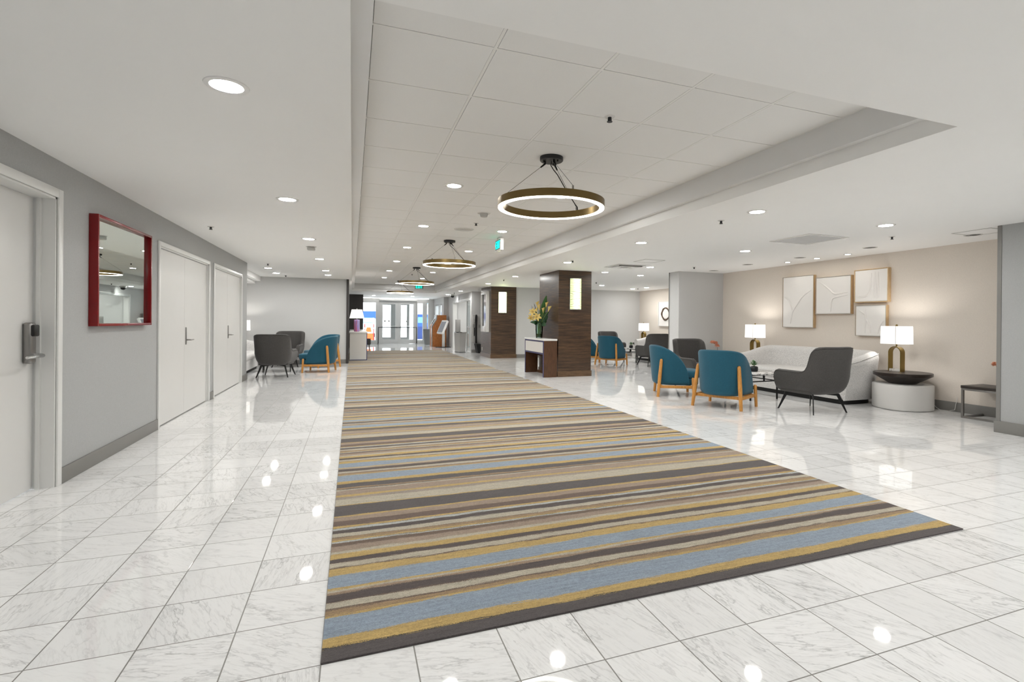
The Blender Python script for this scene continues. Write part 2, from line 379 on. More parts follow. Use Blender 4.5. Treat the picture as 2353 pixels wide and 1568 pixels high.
# low flat ceiling in four slabs round the recess, one object
m = MB()
RX0, RX1, RY0, RY1 = -.014, 3.185, 1.91, 21.2
for b in ((-6.2, RX0, -4.2, YD+.1), (RX1, 10.2, -4.2, 24.6), (RX1, 4.2, 24.6, YD+.1), (RX0, RX1, -4.2, RY0), (RX0, RX1, RY1, YD+.1)): m.box(b[0], b[1], b[2], b[3], ZL, ZL+.1)
struct(m.build('ceiling', 'ceiling_white'), 'flat white painted ceiling around the raised tile grid', 'ceiling')
# recess fascias: lower band, ledge, upper band
UX0, UX1, UY0, UY1 = .07, 3.122, 1.85, 21.13
m = MB(); H = ZT+.08
m.box(RX0-.1, UX0, RY0-.3, RY1+.2, ZL+.1, H); m.box(UX1, RX1+.1, RY0-.3, RY1+.2, ZL+.1, H)
m.box(UX0, UX1, UY1, RY1+.2, ZL+.1, H); m.box(UX0, UX1, RY0-.3, UY0, ZL+.1, H)
struct(m.build('trim_1', 'fascia_white'), 'stepped white fascia around the raised tile ceiling', 'fascia')
# tiles and grid
bx('ceiling_grid_back', 'gap_dark', (UX0, UX1, UY0, UY1, ZT+.012, ZT+.05), 'narrow dark gaps around the ceiling tiles', 'ceiling')
m = MB(); g = MB(); TX = [.0719+.6096*k for k in range(6)]; TY = [1.9914+.6096*k for k in range(-1, 33)]
for i in range(5):
    for j in range(len(TY)-1):
        y0, y1 = max(TY[j], UY0), min(TY[j+1], UY1)
        if y1-y0 < .05: continue
        m.box(TX[i]+.0115, TX[i+1]-.0082, y0+.0082, y1-.0115, ZT, ZT+.02, bev=.0015, seg=1)
for x in TX: g.box(max(x-.008, UX0), min(x+.008, UX1), UY0, UY1, ZT-.001, ZT+.02)
for y in TY:
    if UY0 < y < UY1: g.box(UX0, UX1, y-.008, y+.008, ZT-.0006, ZT+.02)
struct(m.build('ceiling_tiles', 'tile_white'), 'white square lay-in ceiling tiles in the raised section', 'ceiling')
struct(g.build('trim_2', 'grid_white'), 'white metal grid between the ceiling tiles', 'ceiling grid')

# left wall with openings for door_1..3
def yz_wall(name, mat, x0, x1, spans, holes, label):
    m = MB(); y = spans[0]
    for a, b, zt in holes:
        m.box(x0, x1, y, a, 0, ZL); m.box(x0, x1, a, b, zt, ZL); y = b
    m.box(x0, x1, y, spans[1], 0, ZL)
    return struct(m.build(name, mat), label, 'wall')
yz_wall('wall_left', 'wall_grey', WX-.16, WX, (-4.2, 11.75), [(3.68, 4.66, 2.05), (6.74, 8.79, 1.995), (9.12, 11.16, 2.0)], 'grey papered wall with three white doors')
bx('wall_left_return', 'wall_grey', (-6.1, WX-.16, 11.6, 11.75, 0, ZL), 'back of the grey wall facing the left lounge', 'wall')
bx('wall_left_lounge_back', 'wall_pale', (-6.1, -.15, 15.3, 15.45, 0, ZL), 'pale grey wall behind the left lounge', 'wall')
bx('wall_left_lounge_side', 'wall_pale', (-6.2, -6.1, 11.6, 15.45, 0, ZL), 'far side wall of the left lounge', 'wall')
bx('trim_3', 'ceiling_white', (-3.2, -2.24, 11.75, 15.3, 2.2, ZL), 'dropped white ceiling beam in the left lounge', 'beam')
bx('trim_4', 'ceiling_white', (-3.2, -2.36, 11.75, 15.3, 2.13, 2.2), 'lower step of the dropped ceiling beam', 'beam')
bx('trim_5', 'dark_panel', (-.15, -.085, 15.26, 16.0, 0, ZL), 'dark wood end panel closing the lounge wall', 'panel')
bx('wall_reception_back', 'wall_pale', (-3.2, -3.1, 15.45, YD, 0, ZL), 'wall behind the reception desk', 'wall')
bx('trim_6', 'dark_panel', (-1.6, .45, 24.0, 24.5, 0, ZL), 'dark wood clad pier beyond the reception lamp', 'panel')
bx('wall_back', 'wall_grey', (-2.2, 7.0, -4.2, -4.1, 0, ZL), 'grey wall behind the viewer', 'wall')
bx('wall_right_pillar', 'wall_grey', (6.785, 7.9, -4.2, 3.635, 0, ZL), 'grey papered wall block at the right edge', 'wall')
bx('trim_7', 'base_grey', (6.779, 6.83, 3.6, 3.641, .13, ZL), 'dark corner guard on the grey wall block', 'corner guard')
bx('wall_right', 'wall_beige', (7.82, 7.97, 3.5, 9.5, 0, ZL), 'beige textured wall with white relief pictures', 'wall')
bx('wall_pier', 'wall_mid', (6.64, 9.9, 9.5, 9.87, 0, ZL), 'grey wall pier dividing the two right lounges', 'wall')
bx('trim_8', 'base_grey', (6.632, 6.655, 9.85, 9.876, .12, ZL), 'dark corner guard on the dividing pier', 'corner guard')
bx('wall_far_right', 'wall_beige', (9.7, 9.85, 9.87, 16.3, 0, ZL), 'beige wall of the far right lounge', 'wall')
bx('wall_far_back', 'wall_pale', (5.03, 9.85, 16.27, 16.42, 0, ZL), 'pale grey wall behind the far right lounge', 'wall')
yz_wall('wall_corridor_right', 'wall_mid', 4.235, 4.4, (19.36, 24.6), [(19.5, 23.15, 2.0)], 'grey wall with wide cased opening near the entrance')
bx('wall_corridor_step', 'wall_mid', (4.4, 6.2, 19.36, 19.5, 0, ZL), 'short grey wall holding the payphones', 'wall')
bx('wall_corridor_end', 'wall_mid', (4.02, 4.235, 24.45, 24.6, 0, ZL), 'narrow grey return beside the wood kiosk', 'wall')
yz_wall('wall_entrance_side', 'wall_pale', 4.02, 4.2, (24.6, YD), [(24.95, 25.7, 2.0), (25.9, 27.0, 2.0)], 'pale wall beside the entrance with two windows')
bx('wall_alcove_back', 'wall_pale', (5.9, 6.0, 19.5, 24.6, 0, ZL), 'white back wall of the alcove', 'wall')
bx('wall_alcove_end', 'wall_pale', (4.4, 6.0, 23.3, 23.4, 0, ZL), 'white end wall of the alcove', 'wall')
bx('wall_passage', 'wall_mid', (5.04, 5.12, 16.42, 19.36, 0, ZL), 'grey wall behind the second wood column', 'wall')
# columns
def column(name, x0, x1, y0, y1, label):
    c = thing(name, label, 'column', ((x0+x1)/2, (y0+y1)/2, 0), kind='structure')
    w, d = (x1-x0)/2, (y1-y0)/2
    m = MB().box(-w, w, -d, d, 0, ZL); m.build('shaft', 'walnut', c)
    m = MB().box(-w-.016, w+.016, -d-.016, d+.016, 0, .125, bev=.004); o = m.build('plinth', 'walnut_base', c)
    return c
column('column', 4.185, 4.965, 10.395, 11.62, 'dark walnut clad square column beside the flower console')
column('column', 4.185, 5.03, 16.22, 17.6, 'dark walnut clad square column carrying the directory screen')
# baseboards
def base(name, b, label): o = bx(name, 'base_grey', b, label, 'baseboard', bev=.004); return o
m = MB()
for a, b in ((-4.1, 3.62), (4.72, 6.69), (8.84, 9.07), (11.21, 11.765)): m.box(WX, WX+.015, a, b, 0, .115, bev=.003)
struct(m.build('baseboard_left', 'base_grey', smooth=30), 'grey baseboard along the left wall', 'baseboard')
base('baseboard_lounge', (-6.1, -.15, 15.285, 15.3, 0, .115), 'grey baseboard of the left lounge')
base('baseboard_right', (7.805, 7.82, 3.64, 9.5, 0, .13), 'dark grey baseboard under the beige wall')
base('baseboard_block', (6.765, 7.8, -4.1, 3.655, 0, .13), 'dark grey baseboard around the right wall block')
base('baseboard_pier', (6.622, 7.81, 9.482, 9.885, 0, .115), 'grey baseboard around the dividing pier')
base('baseboard_far', (5.05, 9.7, 16.255, 16.27, 0, .115), 'grey baseboard of the far right lounge')
base('baseboard_step', (4.24, 5.04, 19.345, 19.36, 0, .115), 'grey baseboard below the payphones')

# ------------------------------------------------------------ left wall doors
def casing(p, y0, y1, zt, w, xf, name='frame'):
    m = MB()
    for a, b in ((y0-w, y0), (y1, y1+w)): m.box(WX, xf, a, b, 0, zt+w, bev=.004)
    m.box(WX, xf, y0, y1, zt, zt+w, bev=.004)
    # jamb lining
    m.box(WX-.13, WX, y0-.001, y0+.014, 0, zt); m.box(WX-.13, WX, y1-.014, y1+.001, 0, zt); m.box(WX-.13, WX, y0, y1, zt-.014, zt+.001)
    m.box(WX-.1, WX-.075, y1-.03, y1-.014, 0, zt-.014)
    return m.build(name, 'trim_white', p, smooth=30)
d = thing('door_1', 'white flush door with electronic card lock, nearest the camera', 'door', kind='structure')
casing(d, 3.68, 4.66, 2.05, .062, WX+.014)
MB().box(WX-.165, WX-.118, 3.70, 4.643, .008, 2.034, bev=.002).build('leaf', 'door_white', d)
T_ = Matrix.Translation((WX-.118, 4.545, 1.0))
k = MB().box(0, .05, -.036, .036, -.115, .165, bev=.016, seg=3).xf(T_).build('card_lock', 'steel', d, smooth=40); k['label'] = 'brushed steel card lock'
MB().box(.03, .066, -.03, .037, .07, .15, bev=.01).xf(T_).build('card_reader', 'black_plastic', k, smooth=40)
MB().tube([(.04, .0, -.06), (.09, .0, -.06), (.102, -.014, -.06), (.104, -.2, -.064)], [.017, .015, .014, .009], 10).xf(T_).build('lever', 'chrome', k, smooth=60)
def double_door(name, y0, y1, zt, seam, label, lz):
    d = thing(name, label, 'door', kind='structure')
    casing(d, y0, y1, zt, .05, WX+.018)
    for a, b in ((y0+.016, seam-.002), (seam+.002, y1-.016)):
        MB().box(WX-.07, WX-.02, a, b, .012, zt-.018, bev=.0015).build('leaf', 'door_white', d)
    bx('stop', 'gap_dark', (WX-.14, WX-.072, y0+.014, y1-.014, 0, zt-.014), parent=d)  # dark sheet behind both leaves, shows through their gaps
    T_ = Matrix.Translation((WX-.02, seam+.06, lz))
    h = MB().box(0, .008, -.018, .018, -.06, .16, bev=.003).xf(T_).build('handle_plate', 'steel', d, smooth=40)
    MB().tube([(.004, 0, 0), (.05, 0, 0), (.06, .01, 0), (.06, .115, 0)], [.009, .009, .008, .007], 8).xf(T_).build('lever', 'steel', h, smooth=60)
double_door('door_2', 6.74, 8.79, 1.99, 7.735, 'white double closet door right after the red mirror', .93)
double_door('door_3', 9.12, 11.16, 1.995, 10.13, 'white double closet door nearest the left lounge', .93)

# red framed mirror
mr = thing('wall_mirror', 'square mirror in a deep glossy red frame on the left wall', 'mirror', (WX, 5.73, 1.583))
m = MB(); Yh, Zh, D, w = .593, .45, .062, .022
m.box(0, D, -Yh, -Yh+w, -Zh, Zh, bev=.002); m.box(0, D, Yh-w, Yh, -Zh, Zh, bev=.002); m.box(0, D, -Yh+w, Yh-w, Zh-w, Zh, bev=.002); m.box(0, D, -Yh+w, Yh-w, -Zh, -Zh+w, bev=.002)
m.build('frame', 'red_lacquer', mr, smooth=30)
MB().box(.004, .016, -Yh+w, Yh-w, -Zh+w, Zh-w).xf(Matrix.Translation((.008, 0, 0))@Matrix.Rotation(-.012, 4, 'Z')).build('mirror_glass', 'mirror', mr)
# ------------------------------------------------------------ ceiling fixtures
def make_downlight(z):
    t = thing('downlight', '', 'ceiling light', (0, 0, z))
    MB().lathe([(.097, 0), (.095, -.004), (.072, -.006), (.069, -.001), (.069, .03)], 32, cap0=False, cap1=False).build('trim', 'white_gloss', t, smooth=40)
    MB().lathe([(.0695, -.0035), (.068, -.0045)], 32, cap0=True, cap1=True).build('lens', 'lens_light', t)
    return t
dl = make_downlight(ZL); first = [True]
def downlight(x, y, z, label, group):
    if first[0]: first[0] = False; dl.location = (x, y, z); dl['label'] = label; dl['group'] = group; return dl
    return dup(dl, (x, y, z), None, label, group)
for n, y in enumerate((-2.1, .37, 2.867, 5.362, 7.868, 10.377, 12.78, 13.99)):
    if n == 0: continue
    w = ['overhead behind the camera', 'overhead just out of view'][n] if n < 2 else '%s in its row from the camera' % ORD[n-2]
    downlight(-.57, y, ZL, 'round light in the left flat ceiling, '+w if n > 1 else 'round recessed light in the left flat ceiling '+w, 'downlights in the left ceiling')
for n, y in enumerate((12.69, 13.98)):
    downlight(-1.72, y, ZL, 'round recessed light over the left lounge near the beam, '+['nearer', 'farther'][n]+' of two', 'downlights over the left lounge')
for n, y in enumerate((5.385, 7.85, 10.28, 12.8, 15.34, 17.84)):
    downlight(.983, y, ZT, 'round recessed light in the tile grid left of the ring pendants, %s from the camera' % ORD[n], 'downlights in the tile grid')
for n, y in enumerate((5.385, 7.836, 10.33, 12.8, 15.3, 17.65, 20.4)):
    x = 2.19 if n < 6 else 1.6
    downlight(x, y, ZT, 'round recessed light in the tile grid right of the ring pendants, %s from the camera' % ORD[n], 'downlights in the tile grid')
for n, y in enumerate((-.4, 1.6, 4.1, 6.32, 8.98, 12.31, 15.04, 19.23, 22.05)):
    downlight(3.785, y, ZL, ('round light right of the tile recess, out of view '+['behind', 'beside'][n]+' the camera') if n < 2 else 'round light between tile recess and columns, %s in view from the camera' % ORD[n-2], 'downlights right of the recess')  # rearmost lamp is unseen fill added to brighten the near floor
for (x, y), w in zip(((5.62, -1.2), (5.3, 1.35), (5.62, 4.1), (5.68, 6.4), (5.62, 9.03), (5.3, 10.4), (6.4, 10.71), (7.1, 14.14), (8.75, 15.13), (8.81, 14.36)),
    ('behind the camera', 'overhead out of view', 'beside the sprinkler above the drum table', 'behind the square return grille', 'right of the louvred diffuser', 'just right of the wood column top', 'left of the dividing pier top', 'in front of the far grey wall', 'nearest the far wall corner', 'close to the far beige wall')):
    downlight(x, y, ZL, 'round recessed light in the right lounge ceiling '+w, 'downlights in the right lounges')  # the one behind the camera is added fill
downlight(1.6, .3, ZL, 'round recessed light overhead in the flat ceiling before the recess, out of view', 'downlights near the camera')  # added lamp, brightens the carpet front and near floor
for x, y in ((2.6, 24.6), (.9, 24.6)): downlight(x, y, ZL, 'round recessed light in the entrance ceiling '+('right' if x > 2 else 'left')+' of the doors', 'downlights at the entrance')
for x, y in ((5.2, 20.6), (5.2, 22.4)): downlight(x, y, ZL, 'round recessed light inside the cased alcove, '+('nearer' if y < 21 else 'farther')+' one', 'downlights in the alcove')
# adjustable spots
def spot_light(name, x, y, aim, power, angle, blend=.15, size=.03):
    l = bpy.data.lights.new(name, 'SPOT'); l.energy = power; l.spot_size = math.radians(angle); l.spot_blend = blend; l.shadow_soft_size = size; l.color = (1, .93, .84)
    o = bpy.data.objects.new(name, l); COL.objects.link(o); o.location = (x, y, ZL-.012)
    o.rotation_euler = (Vector(aim)-o.location).to_track_quat('-Z', 'Y').to_euler(); return o
for n, (x, y) in enumerate(((7.187, 4.12), (7.05, 5.38), (7.07, 6.66), (7.03, 7.85), (7.2, 9.05))):
    t = thing('gimbal_spotlight', 'round dark gimbal spotlight by the beige wall, %s counted from the right wall block' % ORD[n], 'spotlight', (x, y, ZL), 0, 'gimbal spotlights by the beige wall')
    MB().lathe([(.095, 0), (.093, -.005), (.078, -.006), (.074, .0), (.074, .002)], 28, cap0=False, cap1=False).build('trim', 'white_gloss', t, smooth=40)
    MB().lathe([(.0745, -.002), (.05, .0), (.02, -.006)], 28).build('gimbal', 'canopy_dark', t, smooth=40)
    aims = {0: (7.82, 4.55, 1.62), 1: (7.82, 5.9, 1.6), 2: (7.82, 6.6, 1.6), 3: (7.82, 7.72, 1.5)}
    if False: spot_light('spot_lamp', x, y, aims[n], 14 if n in (0, 3) else 7, 62 if n in (0, 3) else 80)
for n, y in enumerate((6.04, 6.63, 7.265)):
    t = thing('accent_downlight', 'small round pot light close above the relief pictures, %s from the right' % ORD[n], 'ceiling light', (7.42, y, ZL), 0, 'small pot lights above the pictures')
    MB().lathe([(.05, .02), (.058, 0), (.057, -.004), (.043, -.005), (.041, -.001)], 24, cap0=False, cap1=False).build('trim', 'steel', t, smooth=40)
    MB().lathe([(.0415, -.003), (.04, -.004)], 24).build('lens', 'spot_lens', t)
# ring pendants
def make_pendant():
    t = thing('ring_pendant', '', 'pendant light')
    zr = 2.165-ZT
    r = ring_mesh(.457, .412, zr+.008, zr+.068, 72).build('ring', 'bronze', t, smooth=40)
    ring_mesh(.4535, .4155, zr+.001, zr+.0082, 72).build('light_strip', 'ring_light', t, smooth=40)
    MB().lathe([(.1, 0), (.1, -.028), (.094, -.034), (.0, -.034)], 32, cap0=False, cap1=False).build('canopy', 'canopy_dark', t, smooth=40)
    for k, a in enumerate((36.5, -88, 156.5)):
        a = math.radians(a); c, s_ = math.cos(a), math.sin(a)
        top = Vector((.055*c, .055*s_, -.034)); end = Vector((.434*c, .434*s_, zr+.1))
        d = (end-top).normalized()
        m = MB().tube([top, top+Vector((0, 0, -.02)), top+Vector((0, 0, -.02))+d*.05], [.009, .009, .006], 8)
        m.build('cable_grip', 'black_metal', t, smooth=60)
        MB().tube([top+Vector((0, 0, -.02)), end], .0016, 6).build('cable', 'black_metal', t, smooth=60)
        MB().cyl(.434*c, .434*s_, zr+.066, zr+.1, .008, 12).build('cable_post', 'steel', t, smooth=40)
    a = math.radians(36.5); c, s_ = math.cos(a), math.sin(a)
    MB().tube([(0, 0, -.03), (-.005, -.0, -.07), (.03*c, .02*s_, -.1), (.1*c, .1*s_, -.125), (.25*c+.006, .25*s_, -.235), (.4*c+.008, .4*s_, zr+.12), (.425*c+.016, .425*s_, zr+.1), (.43*c+.018, .43*s_, zr+.066)], .0045, 8).build('power_cord', 'black_plastic', t, smooth=60)
    for k in range(3): MB().cyl(.07*math.cos(k*2.1+1), .07*math.sin(k*2.1+1), -.05, -.034, .006, 8).build('canopy_screw', 'black_metal', t)
    return t
pd = make_pendant()
for n, y in enumerate((4.142, 9.1, 14.05, 19.05)):
    o = pd if n == 0 else dup(pd, (1.59, y, ZT), None)
    o.location = (1.59, y, ZT); o['group'] = 'ring pendants down the corridor'
    o['label'] = 'bronze ring pendant with glowing underside, %s' % ['nearest and largest in view', 'second down the corridor', 'third, in front of the far exit sign', 'farthest, in front of the entrance doors'][n]
# sprinklers
def make_sprinkler():
    t = thing('ceiling_sprinkler', '', 'sprinkler')
    MB().lathe([(.03, .02), (.036, 0), (.034, -.004), (.02, -.006)], 20).build('escutcheon', 'white_gloss', t, smooth=40)
    m = MB().lathe([(.013, -.004), (.013, -.016), (.007, -.018), (.007, -.03), (.019, -.034), (.019, -.037)], 14)
    m.box(.009, .013, -.004, .004, -.036, -.014); m.box(-.013, -.009, -.004, .004, -.036, -.014)
    m.build('head', 'canopy_dark', t, smooth=40); return t
sp = make_sprinkler(); n0 = 0
for x, y, z, w in ((-1.61, 7.32, ZL, 'on the left ceiling above the closet doors'), (-1.59, 11.71, ZL, 'on the left ceiling near the lounge light'), (-1.58, 14.62, ZL, 'against the back wall of the left lounge'),
    (1.641, 3.168, ZT, 'in the tile grid in front of the nearest pendant'), (1.658, 7.328, ZT, 'in the tile grid by the smoke detector'), (1.682, 11.86, ZT, 'in the tile grid beyond the second pendant'), (1.69, 16.12, ZT, 'in the tile grid beyond the third pendant'),
    (3.758, 4.607, ZL, 'in the strip right of the recess, nearest one'), (3.758, 8.668, ZL, 'in the strip before the first wood column'), (6.42, 4.6, ZL, 'in the right lounge below the brightest downlight'), (6.41, 8.66, ZL, 'in the right lounge before the dividing pier'), (6.42, 13.13, ZL, 'in the far right lounge beside the wood column'), (8.79, 14.86, ZL, 'in the far right lounge near the corner'), (3.8, 13.4, ZL, 'beside the glowing sconce of the second column'), (3.8, 20.6, ZL, 'near the dome camera')):
    o = sp if n0 == 0 else dup(sp, (x, y, z)); o.location = (x, y, z); n0 += 1
    o['label'] = 'small ceiling sprinkler '+w; o['group'] = 'ceiling sprinklers'
# smoke detector, speaker, notifier
t = thing('smoke_detector', 'white round smoke detector on the tile ceiling beyond the nearest pendant', 'smoke detector', (1.598, 6.609, ZT))
MB().lathe([(.085, 0), (.082, -.006), (.05, -.008)], 28, cap0=False, cap1=False).build('base', 'white_gloss', t, smooth=40)
MB().lathe([(.055, -.006), (.05, -.03), (.042, -.05), (.02, -.055)], 24).build('sensor_head', 'light_grey', t, smooth=40)
t = thing('ceiling_speaker', 'flat round white speaker grille in the tile ceiling', 'speaker', (1.596, 7.889, ZT))
MB().lathe([(.15, 0), (.146, -.006), (.11, -.008), (.108, -.004)], 36, cap0=False, cap1=False).build('rim', 'white_gloss', t, smooth=40)
MB().lathe([(.109, -.004), (.05, -.007), (.0, -.007)], 36, cap0=False, cap1=False).build('grille', 'light_grey', t, smooth=40)
t = thing('smoke_detector', 'white smoke detector on the left flat ceiling between the downlights', 'smoke detector', (-.594, 8.697, ZL))
MB().lathe([(.075, 0), (.072, -.006)], 24, cap0=False).build('base', 'white_gloss', t, smooth=40)
MB().box(-.055, .055, -.055, .055, -.055, -.006, bev=.012).build('sensor_head', 'light_grey', t, smooth=40)
t = thing('ceiling_camera', 'dark dome security camera on the ceiling near the cased opening', 'security camera', (3.98, 21.95, ZL))
MB().lathe([(.09, .02), (.1, -.0), (.1, -.04), (.085, -.055)], 24).build('housing', 'light_grey', t, smooth=40)
MB().lathe([(.08, -.05), (.07, -.1), (.045, -.13), (.0, -.14)], 24, cap0=False, cap1=False).build('dome', 'black_plastic', t, smooth=60)
# grilles
t = thing('return_grille', 'square white return air grille in the right lounge ceiling', 'vent', (5.635, 5.175, ZL))
m = MB(); w = .335
m.box(-w, w, -w, -w+.03, -.008, 0); m.box(-w, w, w-.03, w, -.008, 0); m.box(-w, -w+.03, -w+.03, w-.03, -.008, 0); m.box(w-.03, w, -w+.03, w-.03, -.008, 0)
m.build('frame', 'white_gloss', t)
m = MB()
for k in range(30): y = -.3+.02*k; m.box(-.305, .305, y, y+.012, -.006, -.002)
m.build('louvres', 'fascia_white', t); MB().box(-.305, .305, -.305, .305, -.0018, 0).build('backing', 'light_grey', t)
t = thing('ceiling_diffuser', 'louvred white air diffuser with dark slots beyond the first wood column', 'vent', (5.08, 9.1, ZL))
m = MB()
for a, z in ((.31, -.006), (.225, -.014), (.14, -.022)):
    b = a-.05
    for q in ((-a, a, -a, -b), (-a, a, b, a), (-a, -b, -b, b), (b, a, -b, b)): m.box(q[0], q[1], q[2], q[3], z-.004, z)
m.build('louvres', 'white_gloss', t); MB().box(-.3, .3, -.3, .3, -.004, 0).build('duct_opening', 'fascia_white', t); MB().box(-.24, .24, -.27, -.2, -.03, -.005).build('deflector', 'base_grey', t)
for n, (x, y, w) in enumerate(((5.05, 8.15, 'behind the louvred diffuser'), (7.05, 3.95, 'close to the right wall block'))):
    m = MB(); a = .21
    for q in ((-a, a, -a, -a+.012), (-a, a, a-.012, a), (-a, -a+.012, -a, a), (a-.012, a, -a, a)): m.box(q[0], q[1], q[2], q[3], -.004, 0)
    t = thing('access_panel', 'flush white ceiling access panel '+w, 'access panel', (x, y, ZL))
    m.build('frame', 'light_grey', t); MB().box(-a+.014, a-.014, -a+.014, a-.014, -.002, 0).build('panel', 'ceiling_white', t)
# exit signs
def letters(h, w, t_, gap):
    """E X I T as strokes in the local xz plane, thickness along y"""
    m = MB(); x = 0
    def bar(x0, x1, z0, z1): m.box(x0, x1, 0, .004, z0, z1)
    bar(x, x+t_, 0, h); [bar(x+t_, x+w, z, z+t_) for z in (0, (h-t_)/2, h-t_)]; x += w+gap
    for sgn in (1, -1):
        a = (x, x+t_, x+w, x+w-t_)
        if sgn > 0: m.prism([(x, 0), (x+t_*1.2, 0), (x+w, h), (x+w-t_*1.2, h)], 0, .004)
        else: m.prism([(x+w-t_*1.2, 0), (x+w, 0), (x+t_*1.2, h), (x, h)], 0, .0038)
    x += w+gap; bar(x, x+t_, 0, h); x += t_+gap; bar(x, x+w, h-t_, h); bar(x+w/2-t_/2, x+w/2+t_/2, 0, h-t_)
    return m, x+w
def exit_sign(loc, rz, label, arrow=False):
    t = thing('exit_sign', label, 'exit sign', loc, rz)
    MB().box(-.165, .165, -.028, .028, -.225, -.03, bev=.006).build('housing', 'white_gloss', t, smooth=40)
    MB().box(-.06, .06, -.026, .026, -.031, 0, bev=.004).build('mount', 'white_gloss', t, smooth=40)
    MB().box(-.145, .145, -.031, -.028, -.205, -.05).build('face_plate', 'grey_matte', t)
    m, W = letters(.125, .062, .019, .014); m.xf(Matrix.Translation((-W/2+(.012 if arrow else 0), -.035, -.19)))
    m.build('lettering', 'exit_green', t)
    if arrow:
        MB().prism([(-.142, -.128), (-.118, -.1), (-.118, -.156)], -.035, -.031).build('arrow', 'exit_green', t)
    return t
exit_sign((2.31, 8.43, ZT), math.radians(-90), 'green EXIT sign with arrow hanging edge-on from the tile ceiling', True)
exit_sign((2.36, 20.0, ZT), 0, 'green EXIT sign in front of the far fascia')
# wall sconces
def make_sconce(mat):
    t = thing('wall_sconce', '', 'wall lamp')
    rows = []
    for k in range(13):
        a = math.radians(-90+15*k); x, y = .13*math.sin(a), -.022-.075*math.cos(a)
        rows.append([(x, y, -.335), (x, y, -.31), (x, y, 0), (x, y, .31), (x, y, .335)])
    MB().box(-.135, .135, -.022, 0, -.345, .345, bev=.004).build('back_plate', 'alu', t, smooth=40)
    m = MB(); m.grid(rows)
    m.build('glass_shade', mat, t, smooth=180)
    for z in (-.34, .33):
        m = MB().prism([(.132*math.sin(math.radians(-90+15*k)), -.02-.078*math.cos(math.radians(-90+15*k))) for k in range(13)], z, z+.01, axis='z'); m.build('end_cap', 'alu', t)
    return t
s = make_sconce('sconce_glass'); s.location = (4.575, 10.395, 1.81); s['label'] = 'green glowing half-round sconce with wire pattern on the first wood column'
s = make_sconce('sconce_glass_bright'); s.location = (4.56, 16.22, 1.81); s['label'] = 'brightest glowing half-round sconce on the second wood column'
# ------------------------------------------------------------ carpet
m = MB(); q = [(-.093, 1.954), (3.356, 1.961), (3.44, 21.3), (-.093, 21.3)]
m.prism(q, 0, .007, axis='z')
tag(m.build('carpet_runner', 'striped_carpet'), 'long striped carpet runner in blue, gold, brown and charcoal down the corridor', 'carpet')

# ------------------------------------------------------------ teal chair
def make_teal():
    t = thing('lounge_chair', '', 'chair')
    a, yc = .322, .0
    path = [(a+.006, .22-k*.22/9) for k in range(9)]+superarc(a+.006, .345, 2.15, 48, yc)+[(-a-.006, yc+(k+1)*.22/9) for k in range(9)]
    def zt(x, y):
        q = max(0, min(1, (y+.35)/.57)); return .235+.59*math.sqrt(max(0, 1-q**1.9))
    lean = lambda x, y: .012+.045*max(0, min(1, (-y-.02)/.33))
    path = resample(path, .02); m, rim = tub(path, zt, [(.185, -.045), (.2, -.02), (.225, -.006), (.27, 0), (.42, 0), (.6, 0)], .06, .22, lean)
    bmesh.ops.remove_doubles(m.b, verts=m.b.verts, dist=1e-5)
    m.build('shell', 'teal_fabric', t, smooth=60)
    def soft(name, z0, z1, y0, y1, hw, bev):
        m = MB(); N = 20; out = []
        pts = [(hw*1.0*c_, s_) for c_, s_ in ()]
        poly = []
        for k in range(N*4):
            th = 2*PI*k/(N*4); c, s_ = math.cos(th), math.sin(th); e = 2/5.5
            poly.append((hw*math.copysign(abs(c)**e, c), (y0+y1)/2+(y1-y0)/2*math.copysign(abs(s_)**e, s_)))
        rings = []
        for o, z in ((-bev, z0), (-bev*.3, z0+bev*.3), (0, z0+bev), (0, z1-bev), (-bev*.3, z1-bev*.3), (-bev, z1), (-bev*3, z1+.008)):
            sx = (hw+o)/hw; sy = ((y1-y0)/2+o)/((y1-y0)/2)
            rings.append([(p[0]*sx, (y0+y1)/2+(p[1]-(y0+y1)/2)*sy, z) for p in poly])
        V = m.grid(rings, True); m.b.faces.new(V[0][::-1]); m.b.faces.new(V[-1])
        return m.build(name, 'teal_fabric', t, smooth=60)
    soft('seat_base', .19, .30, -.25, .385, .282, .02); soft('seat_cushion', .302, .42, -.25, .41, .286, .028)
    for s_ in (-1, 1):
        MB().tube([(s_*.356, -.28, 0), (s_*.328, -.252, .3), (s_*.301, -.226, .58), (s_*.299, -.224, .603), (s_*.2985, -.2235, .61)], [.022, .029, .025, .019, .008], 14).build('leg', 'oak', t, smooth=60)
        MB().tube([(s_*.35, .285, 0), (s_*.338, .272, .3), (s_*.337, .271, .318)], [.021, .023, .01], 12).build('leg', 'oak', t, smooth=60)
        MB().box(s_*.335-.013, s_*.335+.013, -.26, .275, .14, .185, bev=.005).build('side_rail', 'oak', t, smooth=40)
    for y in (-.22, .24): MB().box(-.335, .335, y-.013, y+.013, .142, .186, bev=.005).build('cross_rail', 'oak', t, smooth=40)
    return t
def face(a): return math.radians(a-90)
teal = make_teal()
TEAL = [((5.041, 6.075), 27, 'teal lounge chair showing its full back, nearest the camera in the right lounge'), ((5.04, 7.35), -28, 'teal lounge chair seen from its side beside the nearest teal chair, blue seat showing'),
 ((6.84, 13.0), 30, 'teal lounge chair in the far right lounge with its whole back in view'), ((6.75, 14.18), -28, 'teal lounge chair half hidden by the first wood column'),
 ((-.70, 13.13), 170, 'teal lounge chair in left lounge shown in full side profile'), ((-.69, 14.45), 208, 'teal lounge chair in left lounge behind the profile one, by the dark panel')]
